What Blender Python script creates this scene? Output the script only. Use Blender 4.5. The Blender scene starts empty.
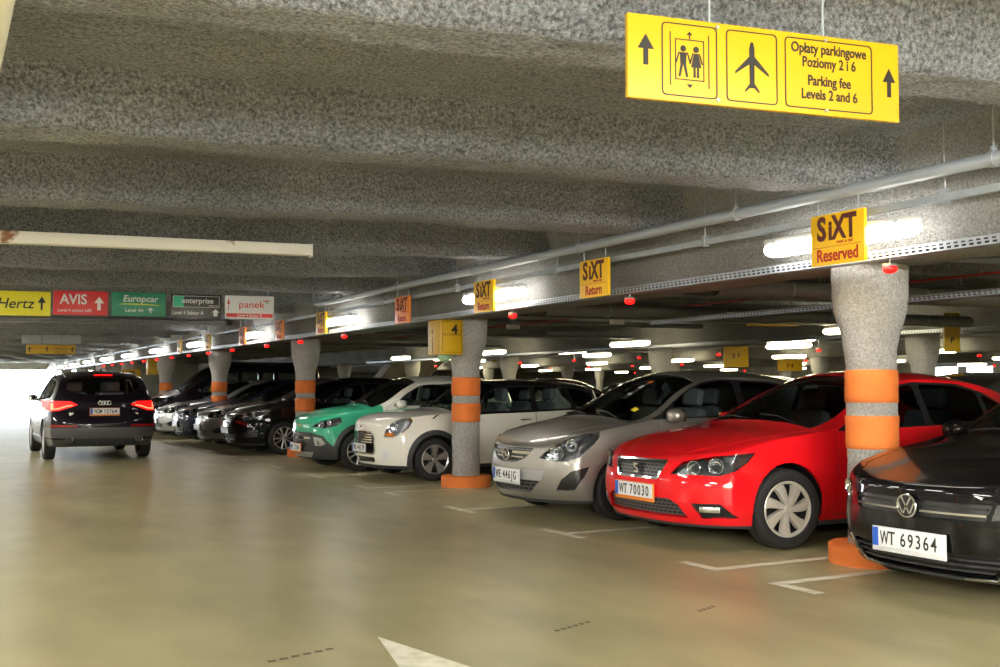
import bpy, bmesh, math, random
import numpy as np
from mathutils import Vector, Matrix, noise
from mathutils.bvhtree import BVHTree

scn = bpy.context.scene
COL = scn.collection
PI = math.pi
rnd = random.Random(7)

# ------------------------------------------------------------------ camera
F_PX, YAW, PITCH, EYE = 1050.0, math.atan(565 / 1050.0), math.atan(53.5 / 1050.0), 1.43
UNIT = 0.909       # the deck is laid out in units of 0.909 m (eye height 1.30 m); cars are in metres
cam_data = bpy.data.cameras.new('camera')
cam_data.sensor_width = 36.0
cam_data.lens = 36.0 * F_PX / 1000.0
cam_data.clip_start, cam_data.clip_end = 0.05, 400
cam = bpy.data.objects.new('camera', cam_data)
cam.location = (0, 0, EYE * UNIT)
cam.rotation_euler = (PI / 2 + PITCH, 0, -YAW)
COL.objects.link(cam)
scn.camera = cam

_f = Vector((math.sin(YAW) * math.cos(PITCH), math.cos(YAW) * math.cos(PITCH), math.sin(PITCH)))
_r = Vector((math.cos(YAW), -math.sin(YAW), 0))
_u = _r.cross(_f)
def at(px, py, X=None, Y=None, Z=None):
    """direction of a photo pixel, met with the plane the thing touches"""
    d = _f + _r * ((px - 500) / F_PX) - _u * ((py - 333.5) / F_PX)
    if X is not None: t = X / d.x
    elif Y is not None: t = Y / d.y
    else: t = (Z - EYE) / d.z
    return Vector((0, 0, EYE)) + d * t

# ------------------------------------------------------------------ world, exposure
world = bpy.data.worlds.new('overcast_sky')
scn.world = world
world.use_nodes = True
bg = world.node_tree.nodes['Background']
bg.inputs['Color'].default_value = (0.86, 0.94, 1.0, 1)
bg.inputs['Strength'].default_value = 10.0
scn.view_settings.view_transform = 'Standard'
scn.view_settings.look = 'None'
scn.view_settings.gamma = 1.0
scn.view_settings.use_curve_mapping = False
scn.view_settings.exposure = 1.38
cy = scn.cycles
cy.use_denoising = True
cy.seed = 11
cy.max_bounces = 7
cy.diffuse_bounces = 3
cy.glossy_bounces = 4
cy.transparent_max_bounces = 14
cy.caustics_reflective = False
cy.caustics_refractive = False
cy.sample_clamp_indirect = 3.0
cy.blur_glossy = 1.0
LAMP_STRENGTH = 60.0
NEAR_LAMP_STRENGTH = 165.0
AISLE_LAMP_STRENGTH = 9.0
FAR_LAMP_STRENGTH = 9.0
LAMP_COLOR = (1.0, 0.965, 0.88)

# ------------------------------------------------------------------ materials
MATS = {}
def new_mat(name):
    m = bpy.data.materials.new(name)
    m.use_nodes = True
    nt = m.node_tree
    return m, nt, nt.nodes['Principled BSDF']

def mat(name, col, rough=0.5, metal=0.0, coat=0.0, emis=0.0, ecol=None, spec=None, bump=None, vary=None):
    """one procedural material: bump=(scale,strength,distance), vary=(scale, second colour)"""
    if name in MATS: return MATS[name]
    m, nt, b = new_mat(name)
    c = (*col, 1) if len(col) == 3 else col
    b.inputs['Base Color'].default_value = c
    b.inputs['Roughness'].default_value = rough
    b.inputs['Metallic'].default_value = metal
    b.inputs['Coat Weight'].default_value = coat
    b.inputs['Coat Roughness'].default_value = 0.04
    if spec is not None: b.inputs['Specular IOR Level'].default_value = spec
    if emis:
        b.inputs['Emission Color'].default_value = (*(ecol or col), 1)
        b.inputs['Emission Strength'].default_value = emis
    if bump or vary:
        tc = nt.nodes.new('ShaderNodeTexCoord')
    if vary:
        n = nt.nodes.new('ShaderNodeTexNoise'); n.inputs['Scale'].default_value = vary[0]
        n.inputs['Detail'].default_value = 5
        r = nt.nodes.new('ShaderNodeMix'); r.data_type = 'RGBA'
        r.inputs[6].default_value = c; r.inputs[7].default_value = (*vary[1], 1)
        mr = nt.nodes.new('ShaderNodeMapRange')
        mr.inputs[1].default_value, mr.inputs[2].default_value = 0.35, 0.68
        nt.links.new(tc.outputs['Object'], n.inputs['Vector'])
        nt.links.new(n.outputs['Fac'], mr.inputs[0])
        nt.links.new(mr.outputs[0], r.inputs[0])
        nt.links.new(r.outputs[2], b.inputs['Base Color'])
    if bump:
        n = nt.nodes.new('ShaderNodeTexNoise'); n.inputs['Scale'].default_value = bump[0]
        n.inputs['Detail'].default_value = 4
        bp = nt.nodes.new('ShaderNodeBump'); bp.inputs['Strength'].default_value = bump[1]
        bp.inputs['Distance'].default_value = bump[2]
        nt.links.new(tc.outputs['Object'], n.inputs['Vector'])
        nt.links.new(n.outputs['Fac'], bp.inputs['Height'])
        nt.links.new(bp.outputs['Normal'], b.inputs['Normal'])
    MATS[name] = m
    return m

def emit_mat(name, col, strength, sample=True):
    if name in MATS: return MATS[name]
    m = mat(name, col, 0.5, emis=strength)
    if not sample: m.cycles.emission_sampling = 'NONE'
    return m

def glass_mat(name, tint, gloss=0.06):
    """thin pane: clear tinted transmission plus a mirror-like film reflection"""
    if name in MATS: return MATS[name]
    m, nt, b = new_mat(name)
    out = nt.nodes['Material Output']
    nt.nodes.remove(b)
    tr = nt.nodes.new('ShaderNodeBsdfTransparent'); tr.inputs['Color'].default_value = (*tint, 1)
    gl = nt.nodes.new('ShaderNodeBsdfGlossy'); gl.inputs['Roughness'].default_value = 0.03
    gl.inputs['Color'].default_value = (0.9, 0.95, 1, 1)
    fr = nt.nodes.new('ShaderNodeFresnel'); fr.inputs['IOR'].default_value = 1.5
    mx = nt.nodes.new('ShaderNodeMixShader')
    nt.links.new(fr.outputs[0], mx.inputs[0])
    nt.links.new(tr.outputs[0], mx.inputs[1])
    nt.links.new(gl.outputs[0], mx.inputs[2])
    nt.links.new(mx.outputs[0], out.inputs['Surface'])
    MATS[name] = m
    return m

def spray_mat(name, dark, light, scale=1.0, bump=1.0, rough=0.85, mottle=0.0):
    """sprayed mineral coat: grainy relief and grey patches"""
    if name in MATS: return MATS[name]
    m, nt, b = new_mat(name)
    tc = nt.nodes.new('ShaderNodeTexCoord')
    L = nt.links.new
    n1 = nt.nodes.new('ShaderNodeTexNoise'); n1.inputs['Scale'].default_value = 0.8 * scale; n1.inputs['Detail'].default_value = 6
    n2 = nt.nodes.new('ShaderNodeTexNoise'); n2.inputs['Scale'].default_value = 120 * scale; n2.inputs['Detail'].default_value = 3
    n2.inputs['Roughness'].default_value = 0.6
    vo = nt.nodes.new('ShaderNodeTexVoronoi'); vo.inputs['Scale'].default_value = 62 * scale
    vo.feature = 'SMOOTH_F1'; vo.inputs['Smoothness'].default_value = 0.6
    for n in (n1, n2, vo): L(tc.outputs['Object'], n.inputs['Vector'])
    mr = nt.nodes.new('ShaderNodeMapRange'); mr.inputs[1].default_value, mr.inputs[2].default_value = 0.32, 0.7
    L(n1.outputs['Fac'], mr.inputs[0])
    mx = nt.nodes.new('ShaderNodeMix'); mx.data_type = 'RGBA'
    mx.inputs[6].default_value = (*dark, 1); mx.inputs[7].default_value = (*light, 1)
    L(mr.outputs[0], mx.inputs[0])
    if mottle:
        n3 = nt.nodes.new('ShaderNodeTexNoise'); n3.inputs['Scale'].default_value = 46; n3.inputs['Detail'].default_value = 4; n3.inputs['Roughness'].default_value = .7
        L(tc.outputs['Object'], n3.inputs['Vector'])
        m3 = nt.nodes.new('ShaderNodeMapRange'); m3.inputs[1].default_value, m3.inputs[2].default_value = .36, .66; m3.inputs[3].default_value, m3.inputs[4].default_value = 1 - mottle, 1 + mottle
        L(n3.outputs['Fac'], m3.inputs[0])
        mm = nt.nodes.new('ShaderNodeMix'); mm.data_type = 'RGBA'; mm.blend_type = 'MULTIPLY'; mm.inputs[0].default_value = 1
        L(mx.outputs[2], mm.inputs[6]); L(m3.outputs[0], mm.inputs[7]); L(mm.outputs[2], b.inputs['Base Color'])
    else:
        L(mx.outputs[2], b.inputs['Base Color'])
    ad = nt.nodes.new('ShaderNodeMath'); ad.operation = 'MULTIPLY_ADD'
    L(vo.outputs['Distance'], ad.inputs[0]); ad.inputs[1].default_value = 0.8; L(n2.outputs['Fac'], ad.inputs[2])
    bp = nt.nodes.new('ShaderNodeBump'); bp.inputs['Strength'].default_value = bump; bp.inputs['Distance'].default_value = 0.018
    L(ad.outputs[0], bp.inputs['Height']); L(bp.outputs['Normal'], b.inputs['Normal'])
    b.inputs['Roughness'].default_value = rough
    MATS[name] = m
    return m

def floor_mat():
    m, nt, b = new_mat('polished_concrete_floor')
    L = nt.links.new
    tc = nt.nodes.new('ShaderNodeTexCoord')
    mp = nt.nodes.new('ShaderNodeMapping'); mp.inputs['Scale'].default_value = (1.0, 0.45, 1)
    L(tc.outputs['Object'], mp.inputs['Vector'])
    n1 = nt.nodes.new('ShaderNodeTexNoise'); n1.inputs['Scale'].default_value = 0.55; n1.inputs['Detail'].default_value = 3; n1.inputs['Roughness'].default_value = 0.6
    n2 = nt.nodes.new('ShaderNodeTexNoise'); n2.inputs['Scale'].default_value = 2.6; n2.inputs['Detail'].default_value = 2
    L(mp.outputs[0], n1.inputs['Vector']); L(mp.outputs[0], n2.inputs['Vector'])
    r1 = nt.nodes.new('ShaderNodeValToRGB')
    r1.color_ramp.elements[0].position = 0.3; r1.color_ramp.elements[0].color = (0.33, 0.292, 0.155, 1)
    r1.color_ramp.elements[1].position = 0.72; r1.color_ramp.elements[1].color = (0.52, 0.46, 0.25, 1)
    L(n1.outputs['Fac'], r1.inputs[0])
    mx = nt.nodes.new('ShaderNodeMix'); mx.data_type = 'RGBA'; mx.blend_type = 'MULTIPLY'
    r2 = nt.nodes.new('ShaderNodeValToRGB')
    r2.color_ramp.elements[0].position = 0.3; r2.color_ramp.elements[0].color = (0.72, 0.72, 0.72, 1)
    r2.color_ramp.elements[1].position = 0.65; r2.color_ramp.elements[1].color = (1, 1, 1, 1)
    L(n2.outputs['Fac'], r2.inputs[0])
    mx.inputs[0].default_value = 0.7
    L(r1.outputs[0], mx.inputs[6]); L(r2.outputs[0], mx.inputs[7])
    L(mx.outputs[2], b.inputs['Base Color'])
    rr = nt.nodes.new('ShaderNodeMapRange'); rr.inputs[1].default_value, rr.inputs[2].default_value = 0.3, 0.7
    rr.inputs[3].default_value, rr.inputs[4].default_value = 0.26, 0.44
    b.inputs['Roughness'].default_value = 0.36
    return m

M_FLOOR = floor_mat()
M_SPRAY = spray_mat('sprayed_grey_ceiling', (0.27, 0.29, 0.335), (0.43, 0.46, 0.52), 0.8, 2.0, 0.5, 0.65)
M_BEAM = spray_mat('sprayed_grey_beam', (0.25, 0.25, 0.245), (0.38, 0.38, 0.37), 1.0, 1.2, 0.85, 0.3)
M_COLUMN = spray_mat('rough_column_concrete', (0.62, 0.61, 0.59), (0.80, 0.79, 0.76), 1.4, 1.4, 0.85, 0.26)
M_ORANGE = spray_mat('orange_painted_concrete', (0.80, 0.19, 0.03), (0.88, 0.25, 0.045), 1.4, 0.5, 0.6)
M_CONCRETE = mat('plain_concrete', (0.36, 0.35, 0.32), 0.85, bump=(14, 0.3, 0.01), vary=(1.5, (0.27, 0.26, 0.24)))
M_WHITE_LINE = mat('worn_white_paint', (0.80, 0.77, 0.62), 0.55, vary=(9, (0.60, 0.57, 0.42)))
M_GALV = mat('galvanised_steel', (0.42, 0.46, 0.52), 0.42, 0.45, vary=(6, (0.33, 0.37, 0.42)))
M_GALV_DARK = mat('dull_galvanised_steel', (0.28, 0.29, 0.30), 0.5, 0.5)
M_PIPE = mat('painted_grey_pipe', (0.34, 0.38, 0.44), 0.4, 0.2)
M_BLACK = mat('black_plastic', (0.012, 0.012, 0.013), 0.45)
M_WHITE = mat('white_enamel', (0.80, 0.80, 0.78), 0.4)

# ------------------------------------------------------------------ mesh helpers
def obj(name, me, m=None, parent=None, loc=None, rot=None):
    if m is not None and not me.materials:
        for k in (m if isinstance(m, (list, tuple)) else [m]): me.materials.append(k)
    o = bpy.data.objects.new(name, me)
    COL.objects.link(o)
    if parent is not None: o.parent = parent
    if loc is not None: o.location = loc
    if rot is not None: o.rotation_euler = rot
    return o

def empty(name, loc=(0, 0, 0), rz=0.0, parent=None):
    o = bpy.data.objects.new(name, None)
    o.empty_display_size = 0.2
    COL.objects.link(o)
    o.location = loc; o.rotation_euler = (0, 0, rz)
    if parent is not None: o.parent = parent
    return o

def tag(o, label, cat, group=None):
    o['label'] = label; o['category'] = cat
    if group: o['group'] = group
    return o

def structure(o, label=None):
    o['kind'] = 'structure'
    if label: o['label'] = label
    return o

def mesh_of(verts, faces, name='m', smooth=False):
    me = bpy.data.meshes.new(name)
    me.from_pydata([tuple(v) for v in verts], [], [tuple(f) for f in faces])
    me.update()
    if smooth: me.shade_smooth()
    return me

def bm_mesh(bm, name='m', smooth=False, angle=None):
    me = bpy.data.meshes.new(name)
    bmesh.ops.recalc_face_normals(bm, faces=bm.faces[:])
    bm.to_mesh(me); bm.free()
    if smooth:
        me.shade_smooth()
        if angle: me.set_sharp_from_angle(angle=angle)
    return me

def add_box(bm, c, s, bev=0.0, rot=None):
    mt = Matrix.Translation(c)
    if rot is not None: mt = mt @ rot
    r = bmesh.ops.create_cube(bm, size=1.0, matrix=mt @ Matrix.Diagonal((*s, 1)))
    if bev:
        es = list({e for v in r['verts'] for e in v.link_edges})
        bmesh.ops.bevel(bm, geom=es, offset=bev, segments=2, affect='EDGES', profile=0.6)
    return r['verts']

def box_mesh(c, s, bev=0.0, rot=None):
    bm = bmesh.new(); add_box(bm, c, s, bev, rot)
    return bm_mesh(bm, smooth=bev > 0, angle=0.6)

def add_cyl(bm, a, b, r, n=12, r2=None, caps=True):
    a, b = Vector(a), Vector(b)
    d = b - a
    q = d.to_track_quat('Z', 'Y').to_matrix().to_4x4()
    mt = Matrix.Translation((a + b) / 2) @ q
    bmesh.ops.create_cone(bm, cap_ends=caps, segments=n, radius1=r, radius2=r if r2 is None else r2, depth=d.length, matrix=mt)

def cyl_mesh(a, b, r, n=12, r2=None):
    bm = bmesh.new(); add_cyl(bm, a, b, r, n, r2)
    return bm_mesh(bm, smooth=True, angle=0.7)

def lathe(bm, prof, n=24, axis='Z', center=(0, 0, 0), close=False):
    """prof: (radius, height) pairs"""
    rings = []
    for r, h in prof:
        ring = []
        for i in range(n):
            a = 2 * PI * i / n
            if axis == 'Z': p = (r * math.cos(a), r * math.sin(a), h)
            else: p = (r * math.cos(a), h, r * math.sin(a))
            ring.append(bm.verts.new(Vector(p) + Vector(center)))
        rings.append(ring)
    for j in range(len(rings) - 1 + (1 if close else 0)):
        A, B = rings[j], rings[(j + 1) % len(rings)]
        for i in range(n):
            bm.faces.new((A[i], A[(i + 1) % n], B[(i + 1) % n], B[i]))
    return rings

def lathe_mesh(prof, n=24, axis='Z', close=False, angle=0.7):
    bm = bmesh.new(); lathe(bm, prof, n, axis, close=close)
    return bm_mesh(bm, smooth=True, angle=angle)

def tube_mesh(pts, r, n=8):
    bm = bmesh.new()
    rings = []
    pts = [Vector(p) for p in pts]
    for i, p in enumerate(pts):
        d = (pts[min(i + 1, len(pts) - 1)] - pts[max(i - 1, 0)]).normalized()
        q = d.to_track_quat('Z', 'Y')
        rings.append([bm.verts.new(p + q @ Vector((r * math.cos(2 * PI * k / n), r * math.sin(2 * PI * k / n), 0))) for k in range(n)])
    for A, B in zip(rings, rings[1:]):
        for k in range(n): bm.faces.new((A[k], A[(k + 1) % n], B[(k + 1) % n], B[k]))
    bm.faces.new(rings[0]); bm.faces.new(rings[-1])
    return bm_mesh(bm, smooth=True, angle=0.8)

TEXT_CACHE = {}
def text_mesh(body, size, bold=0.0, align='CENTER', depth=0.0015, shear=0.0, space=1.0, sx=1.0):
    """lettering in the x-z plane, facing -y, standing on the line z=0"""
    key = (body, size, bold, align, depth, shear, space, sx)
    if key in TEXT_CACHE: return TEXT_CACHE[key]
    cu = bpy.data.curves.new('lettering', 'FONT')
    cu.body = body; cu.size = size; cu.align_x = align
    cu.extrude = depth; cu.offset = bold * size; cu.shear = shear; cu.space_character = space
    cu.resolution_u = 3
    o = bpy.data.objects.new('lettering_tmp', cu)
    COL.objects.link(o)
    dg = bpy.context.evaluated_depsgraph_get()
    me = bpy.data.meshes.new_from_object(o.evaluated_get(dg))
    bpy.data.objects.remove(o); bpy.data.curves.remove(cu)
    me.transform(Matrix.Rotation(PI / 2, 4, 'X') @ Matrix.Diagonal((sx, 1, 1, 1)))
    me.materials.clear()
    TEXT_CACHE[key] = me
    return me

def poly_mesh(polys, depth=0.0015):
    """flat shapes in the x-z plane, facing -y, given as lists of (x, z)"""
    bm = bmesh.new()
    for P in polys:
        f = bm.faces.new([bm.verts.new((x, -depth, z)) for x, z in P])
        r = bmesh.ops.extrude_face_region(bm, geom=[f])
        bmesh.ops.translate(bm, verts=[v for v in r['geom'] if isinstance(v, bmesh.types.BMVert)], vec=(0, 2 * depth, 0))
    bmesh.ops.triangulate(bm, faces=[f for f in bm.faces if len(f.verts) > 4])
    return bm_mesh(bm)

def rect(x0, x1, z0, z1): return [(x0, z0), (x1, z0), (x1, z1), (x0, z1)]
def frame_polys(x0, x1, z0, z1, t):
    return [rect(x0, x1, z0, z0 + t), rect(x0, x1, z1 - t, z1), rect(x0, x0 + t, z0 + t, z1 - t), rect(x1 - t, x1, z0 + t, z1 - t)]
def arrow_up(cx, z0, h, w, sw=0.32):
    m = z0 + h * 0.52
    return [[(cx - w * sw / 2, z0), (cx + w * sw / 2, z0), (cx + w * sw / 2, m), (cx - w * sw / 2, m)],
            [(cx - w / 2, m), (cx + w / 2, m), (cx, z0 + h)]]
def circle_pts(cx, cz, r, n=14, sx=1.0):
    return [(cx + sx * r * math.cos(2 * PI * k / n), cz + r * math.sin(2 * PI * k / n)) for k in range(n)]

# ------------------------------------------------------------------ the garage
X0, X1, Y0, Y1 = -9.0, 48.0, -9.0, 72.0
ROWS = [6.8, 16.1, 26.2, 36.0]                    # longitudinal beams over the column rows
COL_Y0, BAY = 6.18, 7.5
RIB_Q, RIB_P, RIB_SKEW = 4.42, 2.5, 0.2

# floor
fl = structure(obj('floor', mesh_of([(X0, Y0, 0), (X1, Y0, 0), (X1, Y1, 0), (X0, Y1, 0)], [(0, 1, 2, 3)]), M_FLOOR), 'worn olive beige polished concrete floor of the parking deck')

def flat_on_floor(name, pts, m, z=0.0025):
    bm = bmesh.new()
    f = bm.faces.new([bm.verts.new((x, y, z)) for x, y in pts])
    if f.normal.z < 0: f.normal_flip()
    me = bpy.data.meshes.new(name); bm.to_mesh(me); bm.free()
    return obj(name, me, m, fl)

STALL_X = 5.38
def stall_line(y, foot0, foot1, x1=10.2, x0=STALL_X, sgn=1):
    w = 0.05
    pts = [(x0, y + foot0), (x0 + sgn * 0.10, y + foot0), (x0 + sgn * 0.10, y - w)] if foot0 < -w else [(x0, y - w)]
    pts += [(x1, y - w), (x1, y + w)]
    pts += [(x0 + sgn * 0.10, y + w), (x0 + sgn * 0.10, y + foot1), (x0, y + foot1)] if foot1 > w else [(x0, y + w)]
    flat_on_floor('stall_line', pts, M_WHITE_LINE)
for k in range(-1, 8):
    b = COL_Y0 + BAY * k
    stall_line(b + 0.34, -0.05, 0.42)
    stall_line(b + 0.34 + 2.27, -0.35, 0.40)
    stall_line(b + 0.34 + 4.54, -0.35, 0.40)
    stall_line(b + BAY - 0.34, -0.42, 0.05)
for k in range(0, 6):
    b = COL_Y0 + BAY * k
    for d in (0.34, 2.61, 4.88, 7.16): stall_line(b + d, -0.35, 0.35, 12.6, 17.4, -1)
flat_on_floor('floor_arrow', [(2.27, 5.70), (1.93, 4.15), (2.15, 4.15), (2.15, 2.4), (2.37, 2.4), (2.37, 4.15), (2.60, 4.15)], M_WHITE_LINE)

# ceiling: one sprayed slab with skew ribs
def ceil_z(x, y):
    q = y + RIB_SKEW * x + 0.07 * noise.noise((x * 0.35, y * 0.35, 3.1))
    d = abs(((q - RIB_Q + RIB_P / 2) % RIB_P) - RIB_P / 2)
    t = min(max((d - 0.19) / 0.13, 0.0), 1.0)
    t = t * t * (3 - 2 * t)
    z = 2.93 + 0.36 * t
    z += 0.035 * noise.noise((x * 0.8, y * 1.1, 0.3)) + 0.010 * noise.noise((x * 5.0, y * 5.0, 7.7))
    return z
def lines(segs):
    out = []
    for a, b, st in segs:
        n = max(1, int(round((b - a) / st)))
        out += [a + (b - a) * i / n for i in range(n)]
    return out + [segs[-1][1]]
xs = lines([(X0, -0.3, 0.4), (-0.3, 6.5, 0.04), (6.5, 18, 0.4), (18, X1, 0.6)])
ys = lines([(Y0, 1.0, 0.2), (1.0, 2.0, 0.1), (2.0, 9.6, 0.035), (9.6, 16, 0.06), (16, 26, 0.12), (26, 42, 0.2), (42, Y1, 0.3)])
nx, ny = len(xs), len(ys)
vv = []
for y in ys:
    for x in xs:
        z = ceil_z(x, y)
        if y < 16 and -0.3 <= x <= 6.5: z += 0.011 * noise.noise((x * 9, y * 9, 1.7)) + 0.008 * noise.noise((x * 21, y * 21, 4.7))
        vv.append((x, y, z))
ff = [(j * nx + i, (j + 1) * nx + i, (j + 1) * nx + i + 1, j * nx + i + 1) for j in range(ny - 1) for i in range(nx - 1)]
ceiling = structure(obj('ceiling', mesh_of(vv, ff, 'ceiling', True), M_SPRAY), 'grey sprayed ceiling with wide rounded ribs')

def make_beam(xc, fine, name='beam'):
    prof = [(-0.62, 3.30), (-0.52, 3.08), (-0.47, 2.9), (-0.45, 2.65), (-0.43, 2.50), (-0.36, 2.44), (-0.2, 2.42), (0, 2.415),
            (0.2, 2.42), (0.36, 2.44), (0.43, 2.50), (0.45, 2.65), (0.47, 2.9), (0.52, 3.08), (0.62, 3.30)]
    yy = lines([(Y0, 0, 0.5), (0, 24, 0.09 if fine else 0.3), (24, Y1, 0.4)])
    v, n = [], len(prof)
    for y in yy:
        for px, pz in prof:
            h = 0.022 * noise.noise((px * 5 + xc, y * 3.2, pz * 5)) + 0.012 * noise.noise((px * 12, y * 9, pz * 12 + xc))
            v.append((xc + px * (1 + h * 2), y, pz + h * (0.8 if pz < 3.2 else 0)))
    f = [(j * n + i, j * n + i + 1, (j + 1) * n + i + 1, (j + 1) * n + i) for j in range(len(yy) - 1) for i in range(n - 1)]
    return obj(name, mesh_of(v, f, name, True), M_BEAM, ceiling)
for i, X in enumerate(ROWS): make_beam(X, i == 0)

# outer walls with the daylight openings
def wall(name, boxes, label):
    bm = bmesh.new()
    for c, s in boxes: add_box(bm, c, s)
    return structure(obj(name, bm_mesh(bm), M_CONCRETE), label)
wall('wall_far', [((28.5, Y1 + 0.15, 1.7), (39, 0.3, 3.4)), ((0, Y1 + 0.15, 2.95), (18, 0.3, 0.9))], 'far concrete wall with a wide exit opening to daylight')
wall('wall_near', [(((X0 + X1) / 2, Y0 - 0.15, 1.7), (X1 - X0, 0.3, 3.4))], 'concrete wall closing the near end of the deck')
wall('wall_left', [((X0 - 0.15, (Y0 + Y1) / 2, 1.7), (0.3, Y1 - Y0, 3.4))], 'concrete wall along the left side of the deck')
rb = [((X1 + 0.15, (Y0 + Y1) / 2, 0.6), (0.3, Y1 - Y0, 1.2)), ((X1 + 0.15, (Y0 + Y1) / 2, 2.95), (0.3, Y1 - Y0, 0.9))]
holes = [(at(992, 346, X=X1).y, at(966, 346, X=X1).y), (at(957, 346, X=X1).y, at(932, 346, X=X1).y), (at(600, 376, X=X1).y, at(556, 376, X=X1).y)]
yk = Y0
for h0, h1 in holes + [(Y1, Y1)]:
    rb.append(((X1 + 0.15, (yk + h0) / 2, 1.85), (0.3, h0 - yk, 1.3))); yk = h1
wall('wall_right', rb, 'far side wall with a few bright window openings')
structure(obj('floor_exterior', mesh_of([(-60, Y1, -0.02), (60, Y1, -0.02), (60, Y1 + 80, -0.02), (-60, Y1 + 80, -0.02)], [(0, 1, 2, 3)]), mat('pale_outdoor_paving', (0.6, 0.6, 0.58), 0.8)), 'pale paving outside the exit opening')

# columns: shaft with flared head, two orange bands, painted ring base
shaft_prof = [(0.205, 0.0), (0.201, 0.5), (0.199, 1.1), (0.201, 1.55), (0.208, 1.72), (0.23, 1.86), (0.262, 1.96), (0.29, 2.06), (0.302, 2.2), (0.305, 2.35), (0.315, 2.5)]
def rough_lathe(prof, n, amp, seed, sub=6):
    pr = []
    for (r0, z0), (r1, z1) in zip(prof, prof[1:]):
        k = max(1, int((z1 - z0) / (0.045 if sub > 4 else 0.15)))
        pr += [(r0 + (r1 - r0) * i / k, z0 + (z1 - z0) * i / k) for i in range(k)]
    pr.append(prof[-1])
    bm = bmesh.new()
    lathe(bm, pr, n)
    for v in bm.verts:
        d = Vector((v.co.x, v.co.y, 0))
        h = amp * noise.noise((v.co.x * 14 + seed, v.co.y * 14, v.co.z * 14)) + 1.6 * amp * noise.noise((v.co.x * 4 + seed, v.co.y * 4, v.co.z * 4))
        v.co += d.normalized() * h
    return bm_mesh(bm, smooth=True)
SHAFTS = {}
def make_column(x, y, label, bands=True, base='orange', fine=True, group=None):
    c = empty('concrete_column', (x, y, 0))
    tag(c, label, 'column', group)
    key = (fine, base)
    if fine not in SHAFTS:
        SHAFTS[fine] = (rough_lathe(shaft_prof, 40 if fine else 20, 0.006, 0.0, 6 if fine else 3),
                        rough_lathe([(0.194, 1.302), (0.209, 1.306), (0.209, 1.568), (0.194, 1.572)], 40 if fine else 20, 0.005, 0.0),
                        rough_lathe([(0.194, 0.925), (0.210, 0.929), (0.210, 1.193), (0.194, 1.197)], 40 if fine else 20, 0.005, 0.0),
                        lathe_mesh([(0.2, 0.16), (0.34, 0.16), (0.36, 0.145), (0.36, 0.0)], 36, angle=0.5))
    sh, b1, b2, rg = SHAFTS[fine]
    obj('shaft', sh, M_COLUMN, c)
    if bands:
        obj('orange_band', b1, M_ORANGE, c); obj('orange_band', b2, M_ORANGE, c)
    o = obj('base_ring', rg, M_ORANGE if base == 'orange' else M_CONCRETE, c)
    o['label'] = 'low orange painted ring around the foot'
    return c
def col_label(k):
    return {0: 'thick rough column with flared head standing between the red hatchback and the black hatchback',
            1: 'rough column with orange bands beside the white hatchback',
            2: 'banded column standing behind the green hatchback',
            3: 'banded column standing in front of the dark van'}.get(k, None)
for k in range(-1, 9):
    make_column(6.8, COL_Y0 + BAY * k, col_label(k) or 'banded column of the aisle row far down past the dark van' if k >= 0 else 'banded column of the aisle row beside the near end wall',
                fine=k < 3, group=None if k in (-1, 0, 1, 2, 3) else 'columns of the aisle row beyond the van')
for y in (5.6, 13.4, 21.4, 29.3, 37.0, 44.6): make_column(16.1, y, 'plain grey column in the row behind the parked cars', False, 'grey', False, 'columns of the second row')
for y in (10.0, 18.0, 26.0, 34.0, 42.0, 50.0, 58.0): make_column(26.2, y, 'plain grey column in the third row across the next aisle', False, 'grey', False, 'columns of the third row')
for y in (14, 22.0, 30.0, 38.0, 46.0, 54.0): make_column(36.0, y, 'plain grey column in the distant fourth row', False, 'grey', False, 'columns of the fourth row')
for k in range(-1, 9): make_column(-2.6, COL_Y0 + BAY * k, 'banded column on the other side of the aisle', fine=False, group='columns on the left of the aisle')

# ------------------------------------------------------------------ lamps
M_TUBE = emit_mat('fluorescent_diffuser', LAMP_COLOR, LAMP_STRENGTH)
M_LAMPBODY = mat('lamp_grey_plastic', (0.55, 0.56, 0.56), 0.5)
def capsule_mesh(L, r, zs=0.75):
    bm = bmesh.new()
    n, prof = 10, []
    for i in range(5):
        a = PI / 2 * i / 4
        prof.append((r * math.sin(a) + 0.001, -L / 2 + r * 1.6 * (1 - math.cos(a))))
    prof += [(p[0], -p[1]) for p in reversed(prof)]
    lathe(bm, prof, n, 'Y')
    for v in bm.verts: v.co.z *= zs
    return bm_mesh(bm, smooth=True)
LAMP_D = capsule_mesh(1.56, 0.085)
LAMP_B = box_mesh((0, 0, 0.062), (0.11, 1.5, 0.055), 0.012)
LAMP_C = box_mesh((0, 0, 0.02), (0.13, 0.05, 0.1), 0.012)
LAMP_R = cyl_mesh((0, 0, 0.06), (0, 0, 0.90), 0.006, 6)
M_TUBE3 = emit_mat('fluorescent_diffuser_yellowed', (1.0, .88, .55), FAR_LAMP_STRENGTH)
M_TUBE4 = emit_mat('fill_lamp_diffuser', LAMP_COLOR, NEAR_LAMP_STRENGTH)  # extra strong diffuser of the added fill lamps
M_TUBE2 = emit_mat('fluorescent_diffuser_aged', LAMP_COLOR, AISLE_LAMP_STRENGTH)
LAMP_SHADE = mesh_of([(-.05, -.78, .10), (.05, -.78, .10), (.17, -.78, -.02), (-.17, -.78, -.02), (-.05, .78, .10), (.05, .78, .10), (.17, .78, -.02), (-.17, .78, -.02)],
                     [(0, 4, 5, 1), (1, 5, 6, 2), (0, 3, 7, 4), (0, 1, 2), (0, 2, 3), (4, 6, 5), (4, 7, 6)])  # unseen trough added to keep lamp light off the ceiling
LAMP_S = cyl_mesh((0, 0, 0.06), (0, 0, 0.139), 0.006, 6)
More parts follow.
